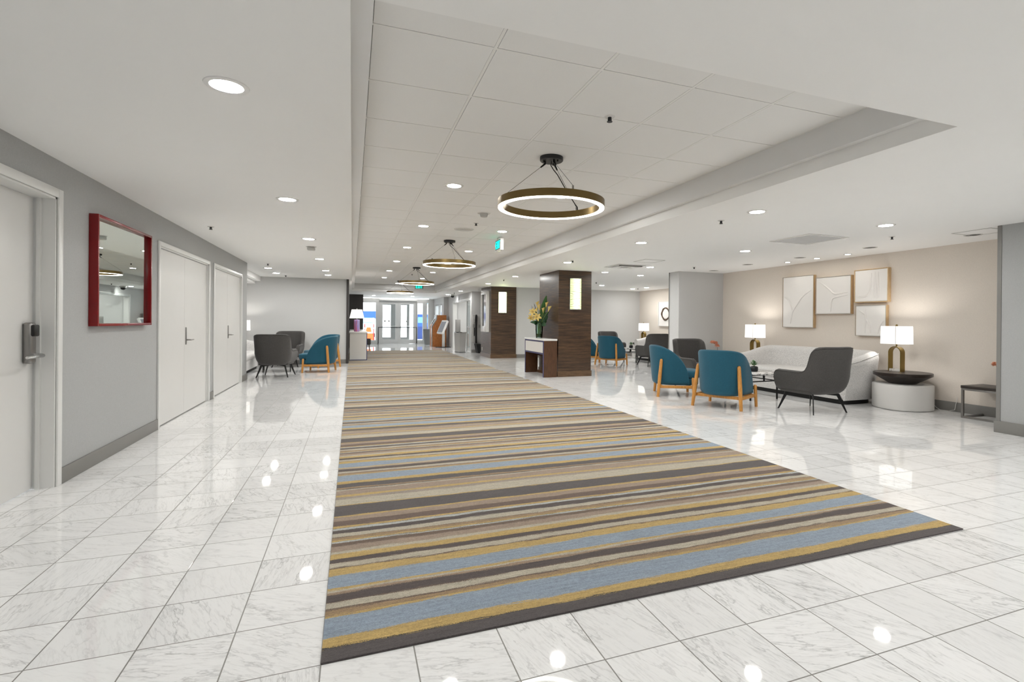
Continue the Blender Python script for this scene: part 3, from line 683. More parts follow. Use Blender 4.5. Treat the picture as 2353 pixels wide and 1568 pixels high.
for n, (p, a, lab) in enumerate(TEAL):
    o = teal if n == 0 else dup(teal, (0, 0, 0)); o.location = (p[0], p[1], 0); o.rotation_euler.z = face(a); o['label'] = lab; o['group'] = 'teal lounge chairs'

# ------------------------------------------------------------ charcoal chair
def make_grey():
    t = thing('armchair', '', 'chair')
    a = .345
    path = [(a, .345-k*.40/10) for k in range(10)]+superarc(a, .33, 3.3, 70, -.055)+[(-a, -.055+(k+1)*.40/10) for k in range(10)]
    def zt(x, y):
        if y > .27: f = (y-.27)/.075; return .565-.085*(1-math.sqrt(max(0, 1-f*f)))
        return interp([(-.37, .90), (-.34, .895), (-.31, .878), (-.288, .85), (-.268, .80), (-.25, .72), (-.23, .65), (-.2, .6), (-.16, .573), (-.1, .562), (.5, .562)], y)
    lean = lambda x, y: interp([(-.36, .07), (-.26, .04), (-.12, .0), (.1, .0)], y)
    path = resample(path, .012)
    m, rim = tub(path, zt, [(.25, -.16), (.256, -.12), (.275, -.08), (.31, -.045), (.36, -.02), (.43, -.003), (.5, .004), (.58, 0)], .085, .3, lean)
    bmesh.ops.remove_doubles(m.b, verts=m.b.verts, dist=1e-5)
    sh = m.build('shell', 'charcoal_fabric', t, smooth=60)
    MB().tube(rim, .006, 6).build('piping', 'charcoal_fabric', sh, smooth=60)
    MB().box(-.265, .265, -.3, .34, .29, .45, bev=.045, seg=4).build('seat_cushion', 'charcoal_fabric', t, smooth=60)
    MB().box(-.28, .28, -.22, .3, .25, .3, bev=.02).build('seat_base', 'charcoal_fabric', t, smooth=60)
    for sx in (-1, 1):
        for sy in (-1, 1):
            m = MB().prism([(.1, .255), (.1, .235), (.3, .222), (.412, 0), (.432, 0), (.335, .248), (.30, .256)], -.007, .007)
            m.xf(Matrix.Rotation(math.atan2(sy, sx), 4, 'Z')); m.build('leg', 'black_metal', t)
    return t
grey = make_grey()
GREY = [((5.96, 5.39), 90, 'charcoal armchair with its arm and black legs in view, nearest the white sofa end'), ((5.99, 7.95), 268, 'charcoal armchair facing the camera behind the teal chairs of the right lounge'),
 ((7.80, 12.40), 88, 'charcoal armchair cut off by the dividing pier edge in the far right lounge'), ((7.83, 14.85), 268, 'charcoal armchair behind the full-back teal chair of the far right lounge'),
 ((-1.49, 12.25), 82, 'charcoal armchair seen squarely from behind in the left lounge'), ((-1.53, 14.7), 264, 'charcoal armchair against the back wall of the left lounge, facing the camera')]
for n, (p, a, lab) in enumerate(GREY):
    o = grey if n == 0 else dup(grey, (0, 0, 0)); o.location = (p[0], p[1], 0); o.rotation_euler.z = face(a); o['label'] = lab; o['group'] = 'charcoal armchairs'

# ------------------------------------------------------------ sofa
def make_sofa():
    t = thing('curved_sofa', '', 'sofa')
    a, yc = 1.12, .1
    path = [(a, .46-k*.36/8) for k in range(8)]+superarc(a, .56, 3.2, 60, yc)+[(-a, yc+(k+1)*.36/8) for k in range(8)]
    def zt(x, y):
        q = max(0, min(1, (.46-y)/.75)); q = q*q*(3-2*q); return .655+.135*q
    lean = lambda x, y: .065
    path = resample(path, .03)
    m, rim = tub(path, zt, [(.065, -.02), (.075, 0), (.3, 0), (.5, 0), (.6, .0)], .2, .3, lean, rim=8)
    bmesh.ops.remove_doubles(m.b, verts=m.b.verts, dist=1e-5)
    bk = m.build('back', 'sofa_fabric', t, smooth=60)
    MB().tube(rim, .007, 6).build('piping', 'sofa_fabric', bk, smooth=60)
    def slab(name, z0, z1, off, mat, bev, front=.47):
        out = [(x*(1+off/a), y) for x, y in [(a, front-.06)]+[(a-.0, .1)]+superarc(a, .56+off, 3.2, 60, yc)+[(-a, front-.06), (-a+.06, front), (a-.06, front)]]
        m = MB(); cx, cyy = 0, .0; rings = []
        prof = [(0, z0), (0, z1)] if not bev else [(-bev, z0), (0, z0+bev), (0, z1-bev), (-bev*.3, z1-bev*.3), (-bev, z1), (-bev*4, z1+.01)]
        for o, z in prof:
            rings.append([(x*(1+o/a), y*(1+o/.6), z) for x, y in out])
        V = m.grid(rings, True); m.b.faces.new(V[0][::-1]); m.b.faces.new(V[-1]); return m.build(name, mat, t, smooth=50)
    slab('plinth', 0, .07, -.06, 'black_matte', 0, .41)
    slab('seat_base', .07, .28, -.1, 'sofa_fabric', 0, .44)
    slab('seat_cushion', .282, .43, -.13, 'sofa_fabric', .03, .47)
    return t
sofa = make_sofa()
for n, (p, a, lab) in enumerate((((7.24, 6.67), 180, 'curved white speckled sofa below the relief pictures'), ((9.05, 13.55), 180, 'curved white sofa in the far right lounge behind the pier'), ((-2.58, 13.3), 0, 'curved white sofa in the left lounge, mostly hidden by the grey wall'))):
    o = sofa if n == 0 else dup(sofa, (0, 0, 0)); o.location = (p[0], p[1], 0); o.rotation_euler.z = face(a); o['label'] = lab; o['group'] = 'curved sofas'

# ------------------------------------------------------------ coffee table
def make_coffee():
    t = thing('coffee_table', '', 'table')
    MB().lathe([(.40, .398), (.415, .402), (.415, .422), (.41, .426)], 48).build('marble_top', 'table_marble', t, smooth=40)
    m = MB(); h = .285
    for z0, z1 in ((.382, .398), (.285, .301)):
        for q in ((-h, h, -h, -h+.018), (-h, h, h-.018, h), (-h, -h+.018, -h, h), (h-.018, h, -h, h)): m.box(q[0], q[1], q[2], q[3], z0, z1)
    for x, y in ((0, -h+.009), (0, h-.009), (-h+.009, 0), (h-.009, 0)): m.box(x-.011, x+.011, y-.009, y+.009, .3, .384)
    m.build('frame', 'black_metal', t)
    for sx in (-1, 1):
        for sy in (-1, 1): MB().box(sx*h-.01-sx*.01, sx*h+.01-sx*.01, sy*h-.01-sy*.01, sy*h+.01-sy*.01, 0, .384).build('leg', 'black_metal', t)
    return t
ct = make_coffee()
for n, (p, rz, lab) in enumerate((((6.03, 6.64), .04, 'round marble coffee table before the white sofa in the right lounge'), ((8.1, 13.72), .2, 'round marble coffee table in the far right lounge'), ((-1.62, 13.45), .1, 'round marble coffee table hidden among the left lounge chairs'))):
    o = ct if n == 0 else dup(ct, (0, 0, 0)); o.location = (p[0], p[1], 0); o.rotation_euler.z = rz; o['label'] = lab; o['group'] = 'marble coffee tables'

# ------------------------------------------------------------ drum table and arch lamp
def make_drum():
    t = thing('drum_table', '', 'side table')
    MB().lathe([(.97, .004), (.97, .012), (1, .014), (1, .34), (.985, .352), (.96, .356)], 64, sx=.345, sy=.355, ex=2.5).build('drum_base', 'drum_grey', t, smooth=40)
    MB().lathe([(.9, 0), (.9, .012)], 48, sx=.345, sy=.355, ex=2.5).build('foot_ring', 'black_matte', t)
    MB().lathe([(.15, .356), (.17, .36), (.345, .465), (.36, .47), (.362, .51), (.357, .515)], 56).build('cone_top', 'espresso', t, smooth=40)
    return t
dr = make_drum(); dr.location = (7.40, 5.13, 0); dr.rotation_euler.z = -.3; dr['label'] = 'pale grey drum side table with dark cone top, right of the sofa'
o = dup(dr, (7.43, 8.2, 0), .3, 'pale grey drum side table hidden behind the sofa far end')
o = dup(dr, (9.2, 15.18, 0), .3, 'pale grey drum side table behind the far right lounge sofa')
o = dup(dr, (-2.6, 14.92, 0), .1, 'pale grey drum side table behind the left lounge sofa')
def make_lamp():
    t = thing('table_lamp', '', 'table lamp')
    m = MB(); W, T, Dp, H = .095, .012, .088, .365; out, inn = [], []
    N = 20
    def arch(w, h): return [(w, 0), (w, h-w)]+[(w*math.cos(PI*k/N), h-w+w*math.sin(PI*k/N)) for k in range(1, N)]+[(-w, h-w), (-w, 0)]
    A, B = arch(W, H), arch(W-T, H-T)
    for y0 in (0,):
        rows = []
        for (y, P) in ((-Dp/2, A), (Dp/2, A), (Dp/2, B), (-Dp/2, B), (-Dp/2, A)): rows.append([(p[0], y, p[1]) for p in P])
        V = m.grid(rows); m.b.faces.new([V[k][0] for k in range(4)]); m.b.faces.new([V[k][-1] for k in range(4)][::-1])
    bmesh.ops.remove_doubles(m.b, verts=m.b.verts, dist=1e-5)
    m.build('arch_base', 'brass', t, smooth=40)
    MB().box(-W+T+.001, W-T-.001, -Dp/2+.004, Dp/2-.004, 0, .036, bev=.003).build('marble_block', 'base_marble', t, smooth=40)
    MB().cyl(0, 0, H-.002, H+.06, .011, 14).build('neck', 'brass', t, smooth=40)
    m = MB(); rows = []; n = 56
    for k0, (sx, sy, z) in enumerate(((.195, .122, .40), (.19, .118, .66))): rows.append([(sx*math.copysign(abs(math.cos(2*PI*k/n))**.42, math.cos(2*PI*k/n)), sy*math.copysign(abs(math.sin(2*PI*k/n))**.42, math.sin(2*PI*k/n)), z) for k in range(n)])
    m.grid(rows, True); sh = m.build('lamp_shade', 'shade_glow', t, smooth=60)
    MB().tube([(.07, -.1215, .401), (.069, -.1195, .53), (.068, -.1175, .66)], .0035, 6).build('shade_seam', 'light_grey', sh)
    MB().lathe([(.022, .43), (.03, .45), (.03, .49), (.0, .51)], 16, cap1=False).build('bulb', 'shade_glow', t, smooth=60)
    MB().tube([(0, 0, .5), (0, 0, .655)], .005, 6).build('harp', 'brass', t)
    MB().lathe([(.012, .655), (.016, .67), (.01, .685), (0, .687)], 12, cap1=False).build('finial', 'brass', t, smooth=60)
    return t
lamp = make_lamp()
for n, (p, rz, lab) in enumerate((((7.47, 5.27, .515), math.radians(-90), 'lit brass arch table lamp on the drum table right of the sofa'), ((7.50, 8.15, .515), math.radians(-90), 'lit brass arch table lamp behind the left end of the right lounge sofa'), ((9.2, 15.15, .515), math.radians(-90), 'lit brass arch table lamp in the far right lounge'), ((-2.61, 14.95, .515), .1, 'lit table lamp just peeking past the left grey wall'))):
    o = lamp if n == 0 else dup(lamp, (0, 0, 0)); o.location = p; o.rotation_euler.z = rz; o['label'] = lab; o['group'] = 'brass arch lamps'
def point(name, loc, e, r=.05, col=(1, .96, .9)):
    l = bpy.data.lights.new(name, 'POINT'); l.energy = e; l.shadow_soft_size = r; l.color = col
    o = bpy.data.objects.new(name, l); COL.objects.link(o); o.location = loc
for p in ((7.47, 5.27, 1.07), (7.50, 8.15, 1.07), (9.2, 15.15, 1.07), (-2.61, 14.95, 1.07)): point('bulb_light', p, 4.5)
t = MB().tube([(7.73, 5.0, .3), (7.745, 4.95, .1), (7.74, 4.88, .03), (7.7, 4.8, .008), (7.74, 4.72, .006), (7.77, 4.66, .03), (7.79, 4.64, .2)], .0035, 6).build('power_cord', 'white_gloss', smooth=60)
tag(t, 'thin white lamp cord on the floor beside the drum table', 'cord')

# ------------------------------------------------------------ end tables with orange orchids
def make_end_table():
    t = thing('end_table', '', 'side table')
    MB().box(-.28, .28, -.3, .3, .385, .42, bev=.003).build('top', 'espresso', t, smooth=40)
    m = MB(); w = .025; a, b = .275, .295
    for y in (-b, b-w):
        for x in (-a, a-w): m.box(x, x+w, y, y+w, .0, .384)
        m.box(-a+w, a-w, y, y+w, .36, .384); m.box(-a+w, a-w, y, y+w, 0, w)
    for x in (-a, a-w): m.box(x, x+w, -b+w, b-w, .36, .384); m.box(x, x+w, -b+w, b-w, 0, w)
    m.build('frame', 'steel', t); return t
et = make_end_table(); et.location = (7.66, 4.06, 0); et['label'] = 'square black topped end table with steel sled frame behind the right wall block'
dup(et, (7.44, 9.12, 0), 0, 'square black topped end table behind the chairs near the pier')
def flower_blob(m, c, r, n=5):
    for k in range(n):
        a = 2*PI*k/n+random.random(); d = Vector((math.cos(a), math.sin(a), random.uniform(-.2, .5))).normalized()
        u = d.cross(Vector((.3, .2, 1))).normalized(); tip = Vector(c)+d*r; mid = Vector(c)+d*r*.55
        up = d.cross(u).normalized()*r*.14
        pts = [Vector(c), mid+u*r*.42-up, tip-u*r*.05, tip+u*r*.0+up, mid-u*r*.42-up]
        m.b.faces.new([m.b.verts.new(p) for p in pts])
        m.b.faces.new([m.b.verts.new(p+up*.5+Vector((0, 0, .001))) for p in pts][::-1])
def make_orchid():
    t = thing('potted_orchid', '', 'plant')
    MB().lathe([(.045, 0), (.055, .01), (.06, .09), (.055, .095), (.05, .085), (.0, .085)], 20, cap1=False).build('pot', 'white_gloss', t, smooth=40)
    MB().tube([(0, 0, .08), (.01, 0, .2), (.015, 0, .3), (-.02, .01, .36), (-.08, .0, .37)], .0035, 6).build('stem', 'twig', t, smooth=60)
    m = MB()
    for k in range(18):
        f = k/17; c = (.015-.12*f+random.uniform(-.012, .012), random.uniform(-.02, .02), .27+.1*math.sin(f*2.4)+random.uniform(-.01, .015)); flower_blob(m, c, .05)
    m.build('blossoms', 'petal_coral', t); m = MB()
    for k in range(6):
        a = k*1.05; c, s_ = math.cos(a), math.sin(a)
        m.grid([[(.0, 0, .085), (.0, .0, .085)], [(.05*c-.012*s_, .05*s_+.012*c, .12), (.05*c+.012*s_, .05*s_-.012*c, .12)], [(.1*c, .1*s_, .11), (.1*c+.002, .1*s_, .11)]])
    m.build('leaves', 'leaf', t); return t
orc = make_orchid(); orc.location = (7.40, 9.17, .42); orc.rotation_euler.z = -.35; orc['label'] = 'coral orchid standing out against the grey pier behind the chairs'
o = dup(orc, (7.62, 4.03, .42), -.36, 'orange orchid peeking out beside the right wall block'); o.scale = (.8, .8, .8)
# ------------------------------------------------------------ small potted plants
def make_pot():
    t = thing('potted_plant', '', 'plant')
    MB().lathe([(.04, 0), (.052, .008), (.055, .03), (.055, .07), (.045, .082), (.035, .085), (.032, .075), (.0, .075)], 24, cap1=False, ex=2.8).build('pot', 'pot_black', t, smooth=50)
    MB().lathe([(.034, .072), (.0, .078)], 16, cap1=False).build('soil', 'soil', t)
    m = MB()
    for k in range(170):
        a, b = random.uniform(0, 2*PI), random.uniform(.05, 1.35); r = random.uniform(.03, .078)
        c = Vector((r*math.cos(a)*math.sin(b), r*math.sin(a)*math.sin(b), .085+.012+r*math.cos(b)*1.05))
        d = Vector((math.cos(a), math.sin(a), random.uniform(-.2, .9))).normalized(); u = d.cross(Vector((0, 0, 1))).normalized(); L = random.uniform(.02, .032)
        m.b.faces.new([m.b.verts.new(p) for p in (c-d*L*.5, c+u*L*.35, c+d*L*.7, c-u*L*.35)])
    fo = m.build('foliage', 'leaf_bright', t); m = MB()
    for k in range(7): a = k*.9; m.tube([(0, 0, .075), (.02*math.cos(a), .02*math.sin(a), .11), (.05*math.cos(a), .05*math.sin(a), .135)], .0018, 5)
    m.build('stems', 'stem', fo); return t
pp = make_pot(); pp.location = (6.04, 6.58, .426); pp['label'] = 'small green plant in black pot on the near marble coffee table'
dup(pp, (7.84, 13.62, .426), .7, 'small green plant in black pot on the far lounge coffee table')
# ------------------------------------------------------------ relief pictures
def relief(name, label, wall_x, y0, y1, z0, z1, curves, group='white relief pictures', edge=''):
    W, H = (y1-y0)/2, (z1-z0)/2
    t = thing(name, label, 'picture', (wall_x, (y0+y1)/2, (z0+z1)/2), 0, group)
    m = MB(); D, w = .07, (.012 if edge == 'oak' else .006)
    for q in ((-W, -W+w, -H, H), (W-w, W, -H, H), (-W+w, W-w, -H, -H+w), (-W+w, W-w, H-w, H)): m.box(-D, 0, q[0], q[1], q[2], q[3], bev=.0015)
    m.build('frame', 'light_oak', t, smooth=30)
    if not edge:
        m = MB(); D2 = D+.0015; m.box(-D2, -D+.003, -W, -W+w, -H, H); m.box(-D2, -D+.003, W-w, W, -H, H); m.box(-D2, -D+.003, -W+w, W-w, -H, -H+w); m.box(-D2, -D+.003, -W+w, W-w, H-w, H); m.build('front_edge', 'light_grey', t)
    MB().box(-.062, -.01, -W+w+.003, W-w-.003, -H+w+.003, H-w-.003).build('panel', 'plaster_white', t)
    m = MB()
    for c in curves:
        pts = [((1-u)*2*(W-.03)-(W-.03), v*2*(H-.03)-(H-.03)) for u, v in c]
        # smooth
        for _ in range(3):
            q = [pts[0]]
            for a, b in zip(pts, pts[1:]): q += [(a[0]*.75+b[0]*.25, a[1]*.75+b[1]*.25), (a[0]*.25+b[0]*.75, a[1]*.25+b[1]*.75)]
            pts = q+[pts[-1]]
        m.tube([(-.06, p[0], p[1]) for p in pts], [.004+.012*math.sin(PI*(.08+.84*k/(len(pts)-1))) for k in range(len(pts))], 8)
    m.build('relief', 'plaster_white', t, smooth=70)
relief('relief_picture', 'tallest white relief picture with a V-shaped branch, leftmost of the four', 7.82, 6.995, 7.707, 1.128, 2.085, [[(.02, .6), (.17, .54), (.27, .39), (.31, .32)], [(.28, .12), (.3, .25), (.36, .34), (.5, .46), (.63, .58), (.8, .67), (.97, .73)], [(.28, .2), (.24, .05)]])
relief('relief_picture', 'squarish white relief picture with a Y-shaped branch, second from the left', 7.82, 6.25, 6.945, 1.372, 2.022, [[(.05, .93), (.26, .78), (.42, .65), (.52, .54), (.65, .53), (.95, .57)], [(.95, .49), (.58, .44), (.48, .4), (.45, .25), (.43, .02)]])
relief('relief_picture', 'topmost white relief picture with a J-shaped curve in oak frame', 7.82, 5.61, 6.19, 1.553, 2.088, [[(.03, .13), (.25, .12), (.42, .18), (.5, .35), (.52, .92)], [(.64, .95), (.64, .06)], [(.74, .95), (.74, .06)]], edge='oak')
relief('relief_picture', 'lowest white relief picture with thin forked twigs, partly behind the lamp shade', 7.82, 5.642, 6.165, 1.010, 1.505, [[(.05, .93), (.28, .74)], [(.3, .95), (.32, .7), (.34, .56), (.31, .3), (.3, .03)], [(.34, .56), (.46, .4), (.52, .04)], [(.97, .5), (.83, .3), (.78, .03)]])
t = thing('ring_picture', 'white framed picture with a dark bark ring, cut off by the pier edge', 'picture', (9.7, 14.54, 1.49))
m = MB(); W, H, w = .425, .41, .015
for q in ((-W, -W+w, -H, H), (W-w, W, -H, H), (-W+w, W-w, -H, -H+w), (-W+w, W-w, H-w, H)): m.box(-.06, 0, q[0], q[1], q[2], q[3])
m.build('frame', 'white_gloss', t); MB().box(-.04, -.01, -W+w, W-w, -H+w, H-w).build('panel', 'plaster_white', t)
m = MB()
for k in range(4):
    pts = []; a0 = random.uniform(0, 6)
    for j in range(40):
        a = 2*PI*j/40; r = .22+.012*math.sin(3*a+a0)+.008*(k-1.5); pts.append((-.05-.008*math.sin(5*a+k), r*math.cos(a), .19*r/.22*math.sin(a)))
    m.tube(pts, [.012+.007*math.sin(2*PI*j/40+k) for j in range(40)], 6, closed=True)
m.build('bark_ring', 'twig', t, smooth=70)

# ------------------------------------------------------------ flower console
t = thing('console_table', 'narrow dark wood console with white top and white drawer front against the wood column', 'table', (3.99, 11.01, 0))
x0, x1, y0, y1 = -.155, .155, -.64, .64
MB().box(x0-.012, x1+.004, y0-.006, y1+.006, .787, .824, bev=.003).build('top', 'white_gloss', t, smooth=30)
for y in (y0, y1-.045): MB().box(x0+.006, x1, y, y+.045, 0, .786, bev=.002).build('side_panel', 'console_wood', t)
m = MB()
for y in (y0, y1-.045): m.box(x0, x0+.0055, y, y+.045, 0, .786)
m.box(x0, x0+.0055, y0+.045, y1-.045, .757, .786); m.box(x0, x0+.0055, y0+.045, y1-.045, .488, .52); m.build('navy_edging', 'navy_edge', t)
MB().box(x0+.006, x1-.03, y0+.047, y1-.047, .49, .757).build('drawer_box', 'console_wood', t)
MB().box(x0-.001, x0+.0055, y0+.05, y1-.05, .524, .753).build('drawer_front', 'off_white', t)
m = MB(); m.box(x1-.02, x1-.004, y0+.046, y1-.046, .4, .488); m.box(x1-.02, x1-.004, y0+.046, y1-.046, 0, .06); m.build('back_rail', 'console_wood', t)
def outlet(loc, rz, label):
    o = thing('wall_outlet', label, 'outlet', loc, rz)
    MB().box(-.036, .036, -.006, 0, -.058, .058, bev=.003).build('cover_plate', 'white_gloss', o, smooth=40)
    m = MB()
    for z in (-.022, .022): m.box(-.014, .014, -.008, -.006, z-.014, z+.014)
    m.build('sockets', 'light_grey', o)
outlet((4.184, 10.72, .32), math.radians(-90), 'white wall outlet seen under the flower console')
outlet((4.184, 17.4, .25), math.radians(-90), 'white wall outlet low on the second wood column')
outlet((4.55, 24.44, .34), 0, 'outlet with black plugs beside the kiosks') if False else None
# vase with bouquet
VX, VY, VZ = 3.975, 11.05, .824
t = thing('flower_vase', 'tall clear glass vase of stems on the console', 'vase', (VX, VY, VZ))
MB().lathe([(.07, 0), (.074, .01), (.084, .2), (.086, .33), (.083, .36), (.079, .36), (.081, .33), (.079, .2), (.07, .02), (.0, .018)], 36, cap1=False).build('glass', 'vase_glass', t, smooth=60); gl = kids(t)[0]
MB().lathe([(.069, .02), (.074, .095), (.0, .095)], 28, cap1=False).build('water', 'water_tint', gl, smooth=60)
L = Vector((.935, -.355, 0)); B = Vector((-.355, -.935, 0))      # across and towards the console's open side
def fp(l, h, b=0): return Vector((VX, VY, VZ))+L*l+B*b+Vector((0, 0, h))
def bez(a, b, c, n=8): return [a*(1-k/n)**2+b*2*(k/n)*(1-k/n)+c*(k/n)**2 for k in range(n+1)]
def stem(m, tip, r=.005): m.tube(bez(fp(random.uniform(-.04, .04), .03), fp(random.uniform(-.02, .02), .36), tip), r, 6)
def lily(l, h, b, size, label, yaw):
    tip = fp(l, h, b); o = thing('lily', label, 'flower', tip, 0, 'lilies in the glass vase')
    m = MB(); stem(m, tip); m.xf(Matrix.Translation(-tip)); m.build('stem', 'stem', o, smooth=60)
    ax = (B*.85+L*math.sin(yaw)*.6+Vector((0, 0, .35))).normalized(); u = ax.cross(Vector((0, 0, 1))).normalized(); v = u.cross(ax)
    m = MB()
    for k in range(6):
        a = 2*PI*k/6+yaw; d = u*math.cos(a)+v*math.sin(a); s_ = ax.cross(d); rows = []
        for j in range(7):
            f = j/6; w = .26*math.sin(PI*min(1, f*.95+.05))**.8*size*(1 if k % 2 else .75)
            c = d*size*f+ax*size*(.38*math.sin(f*2.1)-.12*f*f)
            rows.append([c-s_*w+ax*.05*size, c-s_*w*.5, c, c+s_*w*.5, c+s_*w+ax*.05*size])
        m.grid(rows)
    m.build('petals', 'petal_cream' if k % 2 == 2 else 'petal_yellow', o, smooth=60)
    m = MB()
    for k in range(5):
        a = 2*PI*k/5; d = u*math.cos(a)+v*math.sin(a); m.tube([Vector((0, 0, 0)), ax*size*.4+d*size*.12, ax*size*.62+d*size*.22], [.0015, .0015, .004], 5)
    m.build('stamens', 'stamen', o)
def calla(l, h, b, size, label, lean):
    tip = fp(l, h, b); o = thing('calla_lily', label, 'flower', tip, 0, 'callas in the glass vase')
    m = MB(); stem(m, tip, .006); m.xf(Matrix.Translation(-tip)); m.build('stem', 'stem', o, smooth=60)
    rows = []; ax = (Vector((0, 0, 1))+L*lean+B*.2).normalized(); u = ax.cross(B).normalized(); v = ax.cross(u)
    for j in range(8):
        f = j/7; r = size*(.07+.32*f**1.6); rows.append([ax*size*(f+(.35*f*f*max(0, math.cos(2*PI*k/16+.8))))+u*r*math.cos(2*PI*k/16)+v*r*math.sin(2*PI*k/16) for k in range(16)])
    m = MB(); m.grid(rows, True); m.build('spathe', 'petal_yellow', o, smooth=70)
    m = MB(); m.tube([Vector((0, 0, 0)), ax*size*.5, ax*size*.95], [.006, .007, .003], 7); m.build('spadix', 'stamen', o, smooth=60)
for a in ((-.055, .47, .09, .115, 'pale yellow star lily at the front centre of the bouquet', .3), (-.14, .585, .03, .105, 'pale yellow star lily above left of the front one', -.5), (-.2, .45, .05, .09, 'pale yellow star lily at the lower left of the bouquet', .9)): lily(*a)
for a in ((.0, .63, .06, .11, 'yellow calla just above the bouquet centre', -.1), (.085, .58, .06, .095, 'yellow calla right of the bouquet centre', .05), (.2, .6, .16, .11, 'yellow calla reaching out furthest right', .35), (-.05, .56, .08, .1, 'yellow calla standing between the star lilies', -.2), (.15, .7, .1, .1, 'yellow calla partly behind the tall leaf', .2), (-.04, .7, .0, .11, 'highest yellow calla on the left side of the bouquet', -.05)): calla(*a)
def leaf_mesh(m, base, tip, width, bow):
    d = tip-base; s_ = d.cross(B).normalized(); n = d.cross(s_).normalized(); rows = []
    for j in range(10):
        f = j/9; w = width*math.sin(PI*(f*.93+.04))**.9; c = base+d*f+n*bow*math.sin(PI*f)
        rows.append([c-s_*w+n*w*.25, c, c+s_*w+n*w*.25])
    m.grid(rows)
o = thing('tall_leaf', 'broad pointed green leaf rising highest from the bouquet', 'leaf', fp(.03, .4)); m = MB(); leaf_mesh(m, Vector((0, 0, 0)), L*.13+B*.12+Vector((0, 0, .56)), .062, .04); m.build('blade', 'leaf', o, smooth=70)
m = MB(); stem(m, fp(.03, .4)); m.xf(Matrix.Translation(-fp(.03, .4))); m.build('stem', 'stem', o)
m = MB()
for a in ((.02, .36, .22, .62, .04), (.04, .36, .2, .5, .055), (.05, .37, .17, .38, .05), (-.02, .36, -.12, .34, .05), (.0, .36, .06, .5, .055), (.06, .36, .12, .68, .045), (-.04, .36, -.2, .36, .035), (.03, .34, .16, .3, .05), (-.01, .35, .0, .42, .06), (.08, .36, .19, .56, .04), (-.02, .36, -.07, .6, .035)):
    leaf_mesh(m, fp(a[0], a[1], random.uniform(-.03, .05)), fp(a[2], a[3], random.uniform(.0, .16)), a[4], random.uniform(-.05, .05))
tag(m.build('bouquet_foliage', 'leaf_dark', smooth=70), 'dark green leaves filling the bouquet above the vase', 'foliage', kind='stuff')
m = MB()
for k in range(26):
    l0 = random.uniform(-.22, -.08); h0 = random.uniform(.42, .8); a = fp(random.uniform(-.03, 0), .36, random.uniform(-.03, .03)); b = fp(l0, h0, random.uniform(-.06, .06))
    m.tube(bez(a, (a+b)/2+Vector((0, 0, .05)), b, 5), [.002, .002, .002, .0025, .004, .001], 5)
tag(m.build('bouquet_twigs', 'twig', smooth=60), 'thin brown budded twigs at the left of the bouquet', 'twigs', kind='stuff')

# ------------------------------------------------------------ directory screen, payphones, bin
t = thing('directory_screen', 'white framed wall directory screen on the second wood column', 'screen', (4.184, 16.83, 1.515))
m = MB(); W, H, D = .39, .67, .1
for q in ((-W, -W+.09, -H, H), (W-.09, W, -H, H), (-W+.09, W-.09, H-.1, H), (-W+.09, W-.09, -H, -H+.19)): m.box(-D, 0, q[0], q[1], q[2], q[3], bev=.004)
m.build('housing', 'white_gloss', t, smooth=30)
MB().box(-.06, -.01, -W+.09, W-.09, -H+.19, H-.1).build('display', 'screen_glass', t)
MB().box(-.0615, -.0595, W-.27, W-.09, -H+.19, H-.1).build('display_border', 'screen_dark', t)
def payphone(x, y, z, w, label):
    t = thing('payphone', label, 'payphone', (x, y, z), 0, 'payphones')
    MB().box(-w/2, w/2, -.07, 0, -.54, .5, bev=.012).build('housing', 'alu', t, smooth=40)
    MB().tube([(w*.12, -.075, .42), (w*.12, -.115, .38), (w*.12, -.12, .28), (w*.12, -.075, .22)], [.016, .013, .013, .016], 8).build('handset', 'chrome', t, smooth=60)
    m = MB()
    for r in range(4):
        for c in range(3): m.box(-w*.32+c*.026, -w*.32+c*.026+.018, -.076, -.07, .12-r*.03, .138-r*.03)
    m.build('keypad', 'base_grey', t)
    MB().box(w*.02, w*.3, -.074, -.069, -.3, .02).build('coin_panel', 'black_plastic', t)
    MB().tube([(w*.12, -.08, .2), (w*.3, -.13, -.05), (w*.34, -.13, -.2), (w*.2, -.09, -.3)], .006, 6).build('armoured_cord', 'chrome', t, smooth=60)
payphone(4.31, 19.36, .93, .13, 'stainless payphone panel, narrower and left of the black divider')
payphone(4.60, 19.36, .92, .34, 'stainless payphone panel right of the black divider')
m = MB().box(4.385, 4.42, 19.22, 19.36, .36, 1.44, bev=.005); tag(m.build('phone_divider', 'black_plastic', smooth=30), 'thin black divider fin between the payphones', 'divider')
m = MB().prism([(4.33, .34), (4.53, .34), (4.57, 0), (4.4, 0)], 18.95, 19.3); tag(m.build('phone_pedestal', 'black_matte'), 'slanted black pedestal under the payphones', 'pedestal')
t = thing('waste_bin', 'tapered stainless steel bin by the cased opening', 'bin', (3.87, 19.68, 0), math.radians(14))
m = MB(); rows = [[(-.13*k, -.26*k, z), (.13*k, -.26*k, z), (.13*k, .26*k, z), (-.13*k, .26*k, z)] for k, z in ((.86, .015), (1.0, .74))]
V = m.grid(rows, True); m.b.faces.new(V[0][::-1]); m.b.faces.new(V[-1]); m.build('body', 'alu', t)
MB().box(-.135, .135, -.27, .27, .74, .775, bev=.006).build('rim', 'chrome', t, smooth=40)
MB().box(-.12, .12, -.24, .24, 0, .015).build('foot', 'black_matte', t)
MB().box(-.12, .02, .02, .2, .775, 1.25, bev=.006).build('wipe_dispenser', 'alu', t, smooth=40)
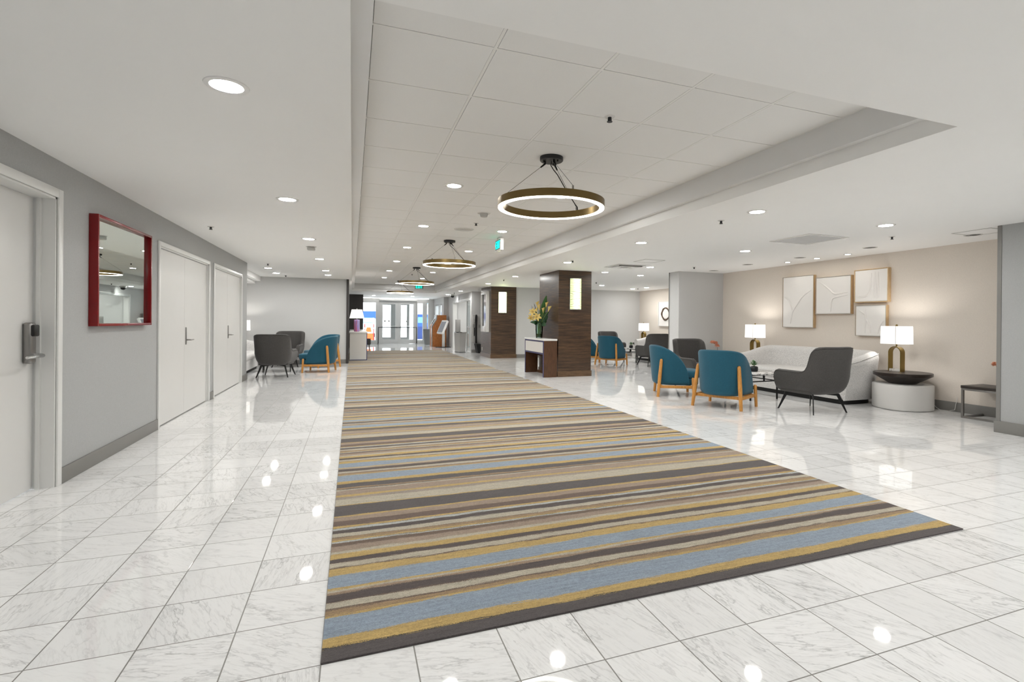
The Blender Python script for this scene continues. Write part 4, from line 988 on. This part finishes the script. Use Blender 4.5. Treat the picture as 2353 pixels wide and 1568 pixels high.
# cased opening
t = thing('trim_9', 'white cased opening with glass panel in the right corridor wall', 'opening', (4.235, 0, 0), kind='structure')
m = MB()
for a, b in ((19.42, 19.5), (23.15, 23.23)): m.box(-.02, .0, a, b, 0, 2.08, bev=.003)
m.box(-.02, 0, 19.5, 23.15, 2.0, 2.08, bev=.003)
for a, b in ((19.5, 19.515), (23.135, 23.15)): m.box(0, .165, a, b, 0, 2.0)
m.box(0, .165, 19.515, 23.135, 1.985, 2.0); m.build('casing', 'trim_white', t, smooth=30)
MB().box(.07, .08, 19.53, 20.55, .02, 1.97).build('glass_panel', 'clear_glass', t)
m = MB()
for y in (19.515, 20.53): m.box(.055, .095, y, y+.03, 0, 1.985)
m.box(.06, .09, 19.54, 20.53, .95, .985); m.build('glass_rails', 'alu', t)

# ------------------------------------------------------------ kiosks, planter, bench
t = thing('wood_kiosk', 'cherry wood self-service kiosk with slanted front near the entrance', 'kiosk', (3.44, 24.15, 0))
prof = [(0, .02), (.66, .02), (.66, 1.46), (.22, 1.46), (.2, 1.27), (0, .92)]
MB().prism(prof, 0, .55).build('cabinet', 'cherry', t)
m = MB(); w = .03
for y in (-.012, .5): m.prism([(-.02, 0), (.02, 0), (.02, .91), (.225, 1.26), (.245, 1.47), (.2, 1.47), (.17, 1.29), (-.02, .94)], y, y+.05)
m.build('edge_trim', 'chrome', t)
MB().prism([(.168, 1.28), (.185, 1.275), (.228, 1.44), (.21, 1.45)], .05, .49).build('screen', 'screen_dark', t)
MB().prism([(-.006, .9), (.006, .9), (.19, 1.24), (.18, 1.25)], .06, .48).build('keyboard_shelf', 'canopy_dark', t)
MB().box(-.015, .67, -.01, .56, 0, .06).build('plinth', 'cherry', t)
t = thing('tablet_kiosk', 'white tilted tablet kiosk on a slim post beside the wood kiosk', 'kiosk', (3.86, 23.5, 0), .5)
MB().box(-.27, .27, -.22, .22, 0, .02, bev=.005).build('foot_plate', 'black_metal', t)
MB().box(-.055, .065, -.03, .03, .02, .95, bev=.004).build('post', 'off_white', t, smooth=30)
ang = math.radians(27); m = MB().box(-.07, .035, -.2, .2, -.33, .33, bev=.012); R = Matrix.Rotation(ang, 4, 'Y')
m.xf(Matrix.Translation((-.02, 0, .9))@R); m.build('tablet_case', 'white_gloss', t, smooth=40)
m = MB().box(-.074, -.069, -.165, .165, -.28, .26); m.xf(Matrix.Translation((-.02, 0, .9))@R); m.build('screen', 'tablet_screen', t)
MB().tube([(.2, .1, .02), (.25, .16, .05), (.27, .2, .16), (.22, .2, .22), (.18, .16, .1), (.24, .24, .02)], .008, 6).build('cable_bundle', 'black_plastic', t, smooth=60)
t = thing('planter', 'tall tapered grey square planter beside the entrance doors', 'planter', (3.62, 26.4, 0), .05)
m = MB(); V = m.grid([[(-k, -k, z), (k, -k, z), (k, k, z), (-k, k, z)] for k, z in ((.19, 0), (.25, .77), (.225, .77), (.215, .7))], True); m.b.faces.new(V[0][::-1]); m.b.faces.new(V[-1]); m.build('pot', 'grey_matte', t)
MB().box(-.21, .21, -.21, .21, .66, .69).build('soil', 'soil', t)
t = thing('bench', 'grey upholstered bench just past the reception desk', 'bench', (.42, 22.4, 0))
MB().box(-.3, .3, -.3, .3, .2, .44, bev=.05, seg=4).build('seat', 'charcoal_fabric', t, smooth=60)
MB().tube([(-.28, -.3, .445), (.28, -.3, .445), (.3, -.28, .445), (.3, .3, .445)], .008, 6).build('piping', 'navy_edge', t)
for sx in (-1, 1):
    for sy in (-1, 1): MB().tube([(sx*.25, sy*.25, 0), (sx*.24, sy*.24, .2)], [.014, .02], 10).build('leg', 'steel', t, smooth=60)
# ------------------------------------------------------------ reception desk and lamp
t = thing('reception_desk', 'white laminate reception desk seen end-on with dark edges', 'desk', (.18, 16.3, 0.007))
MB().box(-.235, .235, .006, 4.2, .02, .80).build('body', 'light_grey', t)
MB().box(-.24, .225, -.004, .006, .022, .80).build('end_panel', 'off_white', t)
m = MB(); m.box(.225, .245, -.006, 4.22, 0, .80); m.box(-.245, .225, -.006, .006, 0, .02); m.build('dark_edging', 'navy_edge', t)
MB().box(-.255, .255, -.02, 4.24, .80, .845, bev=.004).build('counter_top', 'white_gloss', t, smooth=30)
t = thing('table_lamp', 'lit lamp with iridescent pink glass base on the reception desk', 'table lamp', (.135, 16.62, .852))
MB().lathe([(.07, 0), (.083, .01), (.083, .34), (.07, .36)], 32).build('glass_base', 'iridescent', t, smooth=50)
MB().cyl(0, 0, .36, .43, .02, 16).build('neck', 'chrome', t, smooth=40)
m = MB(); n = 48; rows = []
for s_, z in ((.21, .40), (.15, .665)): rows.append([(s_*math.copysign(abs(math.cos(2*PI*k/n))**.45, math.cos(2*PI*k/n)), s_*math.copysign(abs(math.sin(2*PI*k/n))**.45, math.sin(2*PI*k/n)), z) for k in range(n)])
m.grid(rows, True); m.build('lamp_shade', 'shade_glow', t, smooth=60)
MB().tube([(0, 0, .43), (0, 0, .67)], .005, 6).build('harp', 'brass', t)
MB().lathe([(.012, .665), (.018, .68), (.01, .7), (0, .703)], 12, cap1=False).build('finial', 'chrome', t, smooth=60)
point('bulb_light', (.135, 16.62, 1.38), 5)
# ------------------------------------------------------------ entrance
def zd(v): return (787-v)/104*2.32
m = MB(); YE = YD+.12
LW0, LW1, DL, DR, RW0, RW1 = .46, 1.155, 1.29, 3.13, 3.14, 3.48
m.box(-3.2, LW0, YD, YE, 0, ZL); m.box(LW0, LW1, YD, YE, 2.13, ZL); m.box(LW1, DL, YD, YE, 0, ZL); m.box(DL, DR, YD, YE, 2.2, ZL)
m.box(DR, RW0, YD, YE, 0, ZL); m.box(RW0, RW1, YD, YE, 2.13, ZL); m.box(RW1, 3.66, YD, YE, 0, ZL); m.box(3.72, 4.2, YD, YE, 0, ZL); m.box(3.66, 3.72, YD, YE, 2.1, ZL)
m.box(LW0, LW1, YD, YE, 0, .12); m.box(RW0, RW1, YD, YE, 0, .12); m.box(3.66, 3.72, YD, YE, 0, .1)
struct(m.build('wall_entrance', 'alu'), 'metal clad entrance wall around doors and windows', 'wall')
def window(name, x0, x1, z0, z1, y0, label, w=.04):
    t = thing(name, label, 'window', ((x0+x1)/2, y0, (z0+z1)/2), kind='structure'); W, H = (x1-x0)/2, (z1-z0)/2; m = MB()
    for q in ((-W, -W+w, -H, H), (W-w, W, -H, H), (-W+w, W-w, -H, -H+w), (-W+w, W-w, H-w, H)): m.box(q[0], q[1], -.01, .09, q[2], q[3])
    m.build('frame', 'alu', t); MB().box(-W+w, W-w, .03, .036, -H+w, H-w).build('pane', 'clear_glass', t)
window('window_1', LW0, LW1, .12, 2.13, YD, 'tall sidelight window left of the entrance doors')
window('window_2', RW0, RW1, .12, 2.13, YD, 'narrow sidelight window right of the entrance doors')
t = thing('trim_10', 'door operator header box above the entrance doors', 'door operator', (2.21, YD, 2.26), kind='structure')
MB().box(-.93, .93, -.14, .0, -.065, .055, bev=.006).build('housing', 'alu', t, smooth=30)
d = thing('door_4', 'pair of glazed aluminium entrance doors with push bars', 'door', (0, YD+.03, 0), kind='structure')
for i, (x0, x1, g0, g1) in enumerate(((DL+.004, 2.208, 1.45, 2.07), (2.212, DR-.004, 2.345, 2.965))):
    m = MB(); m.box(x0, g0, 0, .05, .006, 2.196); m.box(g1, x1, 0, .05, .006, 2.196); m.box(g0, g1, 0, .05, .006, .22); m.box(g0, g1, 0, .05, 2.03, 2.196)
    lf = m.build('leaf', 'alu', d); MB().box(g0, g1, .02, .028, .22, 2.03).build('pane', 'clear_glass', lf)
    MB().tube([(x0+.1, -.05, .9), (x1-.1, -.05, .9)], .016, 8).build('push_bar', 'chrome', lf, smooth=60)
    m = MB()
    for x in (x0+.12, x1-.12): m.box(x-.02, x+.02, -.05, 0, .885, .915)
    m.build('bar_bracket', 'chrome', lf)
m = MB()
for x, z in ((1.56, 1.16), (1.76, 1.16), (2.64, 1.15)): m.lathe([(.045, 0), (.045, .002)], 20, (x, z))
m.xf(Matrix.Rotation(math.radians(90), 4, 'X')); m.xf(Matrix.Translation((0, .019, 0))); m.build('round_decal', 'base_grey', d)
for x0, x1, nm in ((1.24, 2.19, 'left'), (2.2, 3.13, 'right')):
    t = thing('guard_rail', 'dark tubular guard rail in front of the %s entrance door' % nm, 'guard rail', (0, YD-.1, 0))
    xe = x0 if nm == 'left' else x1
    MB().tube([(xe, 0, 0), (xe, 0, .84), (x1 if nm == 'left' else x0, 0, .84)], .022, 10).build('rail', 'canopy_dark', t, smooth=60)
    MB().lathe([(.06, 0), (.06, .012), (.03, .02)], 16, (xe, 0)).build('floor_flange', 'steel', t, smooth=40)
m = MB().box(.5, 3.7, YD-.34, YD-.3, ZL-.02, ZL); struct(m.build('trim_11', 'cove_strip'), 'bright light strip along the ceiling above the entrance', 'light strip')
window('window_3', 0, .75, .03, 2.0, 0, 'window in the pale wall beside the entrance'); o = bpy.data.objects['window_3']; o.rotation_euler.z = math.radians(-90); o.location = (4.02, 25.325, 1.0)
window('window_4', 0, 1.1, .03, 2.0, 0, 'window in the pale wall closest to the doors'); o = bpy.data.objects['window_4']; o.rotation_euler.z = math.radians(-90); o.location = (4.02, 26.45, 1.0)
# vestibule
m = MB(); Y2 = YD+2.6
for a, b in ((.3, .42), (1.4, 1.52), (2.02, 2.29), (2.89, 3.03), (4.1, 4.22)): m.box(a, b, Y2+.01, Y2+.07, 0, 2.3)
m.box(1.4, 3.03, Y2, Y2+.08, 2.06, 2.25); m.box(.3, 4.22, Y2, Y2+.08, 2.25, 2.45); m.box(1.52, 2.89, Y2, Y2+.08, .1, .25); m.box(.3, 4.22, Y2, Y2+.08, 0, .1)
struct(m.build('wall_vestibule', 'alu_dark'), 'outer aluminium glazing frame of the vestibule', 'wall')  # backlit shade of the posts is put into this darker aluminium
bx('wall_vestibule_left', 'wall_pale', (-.1, 0, YD+.12, Y2+.1, 0, 2.45), 'left side wall of the vestibule', 'wall'); bx('wall_vestibule_right', 'wall_pale', (4.4, 4.5, YD+.12, Y2+.1, 0, 2.45), 'right side wall of the vestibule', 'wall')  # solid sides added to keep sky light off the posts
bx('ceiling_vestibule', 'ceiling_white', (0, 4.4, YD+.12, Y2+.1, 2.45, 2.5), 'white ceiling of the entrance vestibule', 'ceiling')
bx('ground', 'concrete', (-20, 24, YD+.1, 62, -.1, -.002), 'pale concrete pavement outside the doors', 'ground')
# ------------------------------------------------------------ outside
b = thing('building', 'pale building with a blue band across the street', 'building', (0, 46, 0))
MB().box(-14, 20, 0, 3, 0, 8).build('facade', 'facade', b)
MB().box(-14, 2.4, -.25, 0, 1.35, 1.95).build('blue_band', 'blue_paint', b)
for x in (-4, -1, 2.8, 6): MB().box(x, x+1.6, -.03, .0, 2.6, 3.9).build('window', 'car_glass', b)
c = thing('car', 'white parked car seen through the left sidelight', 'car', (.7, 40, 0), math.radians(90))
m = MB().prism([(-2.1, .3), (2.1, .3), (2.15, .75), (1.3, .88), (.7, 1.32), (-.9, 1.36), (-1.7, .95), (-2.15, .85)], -.8, .8); m.build('body', 'car_white', c)
m = MB()
for y in (-.81, .795): m.prism([(-1.45, .95), (1.05, .95), (.62, 1.26), (-.85, 1.29)], y, y+.015)
m.build('side_window', 'car_glass', c)
MB().prism([(-1.0, 1.345), (-1.62, 1.015), (-1.65, 1.035), (-1.03, 1.365)], -.66, .66).build('rear_window', 'car_glass', c)
for x in (-1.35, 1.35):
    for y in (-.82, .66):
        m = MB().lathe([(.32, 0), (.32, .16)], 24); m.xf(Matrix.Rotation(math.radians(-90), 4, 'X')); m.xf(Matrix.Translation((x, y, .32))); m.build('wheel', 'tyre', c)
t = thing('traffic_barrier', 'orange traffic barrier outside the left sidelight', 'barrier', (.93, 32.6, 0))
m = MB().prism([(-.34, .02), (.34, .02), (.3, .2), (.16, .5), (.1, .78), (-.1, .78), (-.2, .5), (-.3, .2)], -.2, .2); m.build('body', 'orange_paint', t)
MB().box(-.25, .25, -.21, -.2, .42, .5).build('reflective_band', 'white_gloss', t)
for n, x in enumerate((.68, 1.16)):
    t = thing('delineator_post', 'thin red delineator post outside the left sidelight, '+['left', 'right'][n]+' one', 'post', (x, 31.3, 0), 0, 'red delineator posts')
    MB().cyl(0, 0, .03, .98, .03, 12).build('tube', 'red_paint', t, smooth=40); MB().lathe([(.14, 0), (.12, .04)], 16).build('base', 'black_matte', t)
    MB().cyl(0, 0, .7, .78, .0315, 12).build('reflective_band', 'white_gloss', t)
t = thing('booth', 'blue booth with dark window outside the right sidelight', 'booth', (4.35, 34, 0))
MB().box(-.55, .9, 0, 1.2, 0, .82).build('lower_panel', 'deep_blue', t); MB().box(-.55, .9, 0, 1.2, .82, 1.6).build('upper_panel', 'blue_paint', t)
MB().box(-.4, .2, -.01, 0, 1.05, 1.42).build('window', 'car_glass', t); MB().box(-.62, .97, -.07, 1.27, 1.6, 1.72).build('roof', 'white_gloss', t)

# ------------------------------------------------------------ light and view
w = bpy.data.worlds.new('world'); SC.world = w; w.use_nodes = True
bg = w.node_tree.nodes['Background']; bg.inputs[0].default_value = (.9, .95, 1, 1); bg.inputs[1].default_value = 3.2
vs = SC.view_settings; SC.display_settings.display_device = 'sRGB'; vs.view_transform = 'Standard'; vs.look = 'None'; vs.gamma = 1; vs.use_curve_mapping = False; vs.exposure = 1.42
cy = SC.cycles
cy.max_bounces = 7; cy.diffuse_bounces = 5; cy.glossy_bounces = 4; cy.transparent_max_bounces = 12; cy.transmission_bounces = 4
cy.caustics_reflective = False; cy.caustics_refractive = False; cy.sample_clamp_indirect = 6; cy.sample_clamp_direct = 0
cy.use_denoising = True
try: cy.denoiser = 'OPENIMAGEDENOISE'; cy.denoising_input_passes = 'RGB_ALBEDO_NORMAL'
except Exception: pass
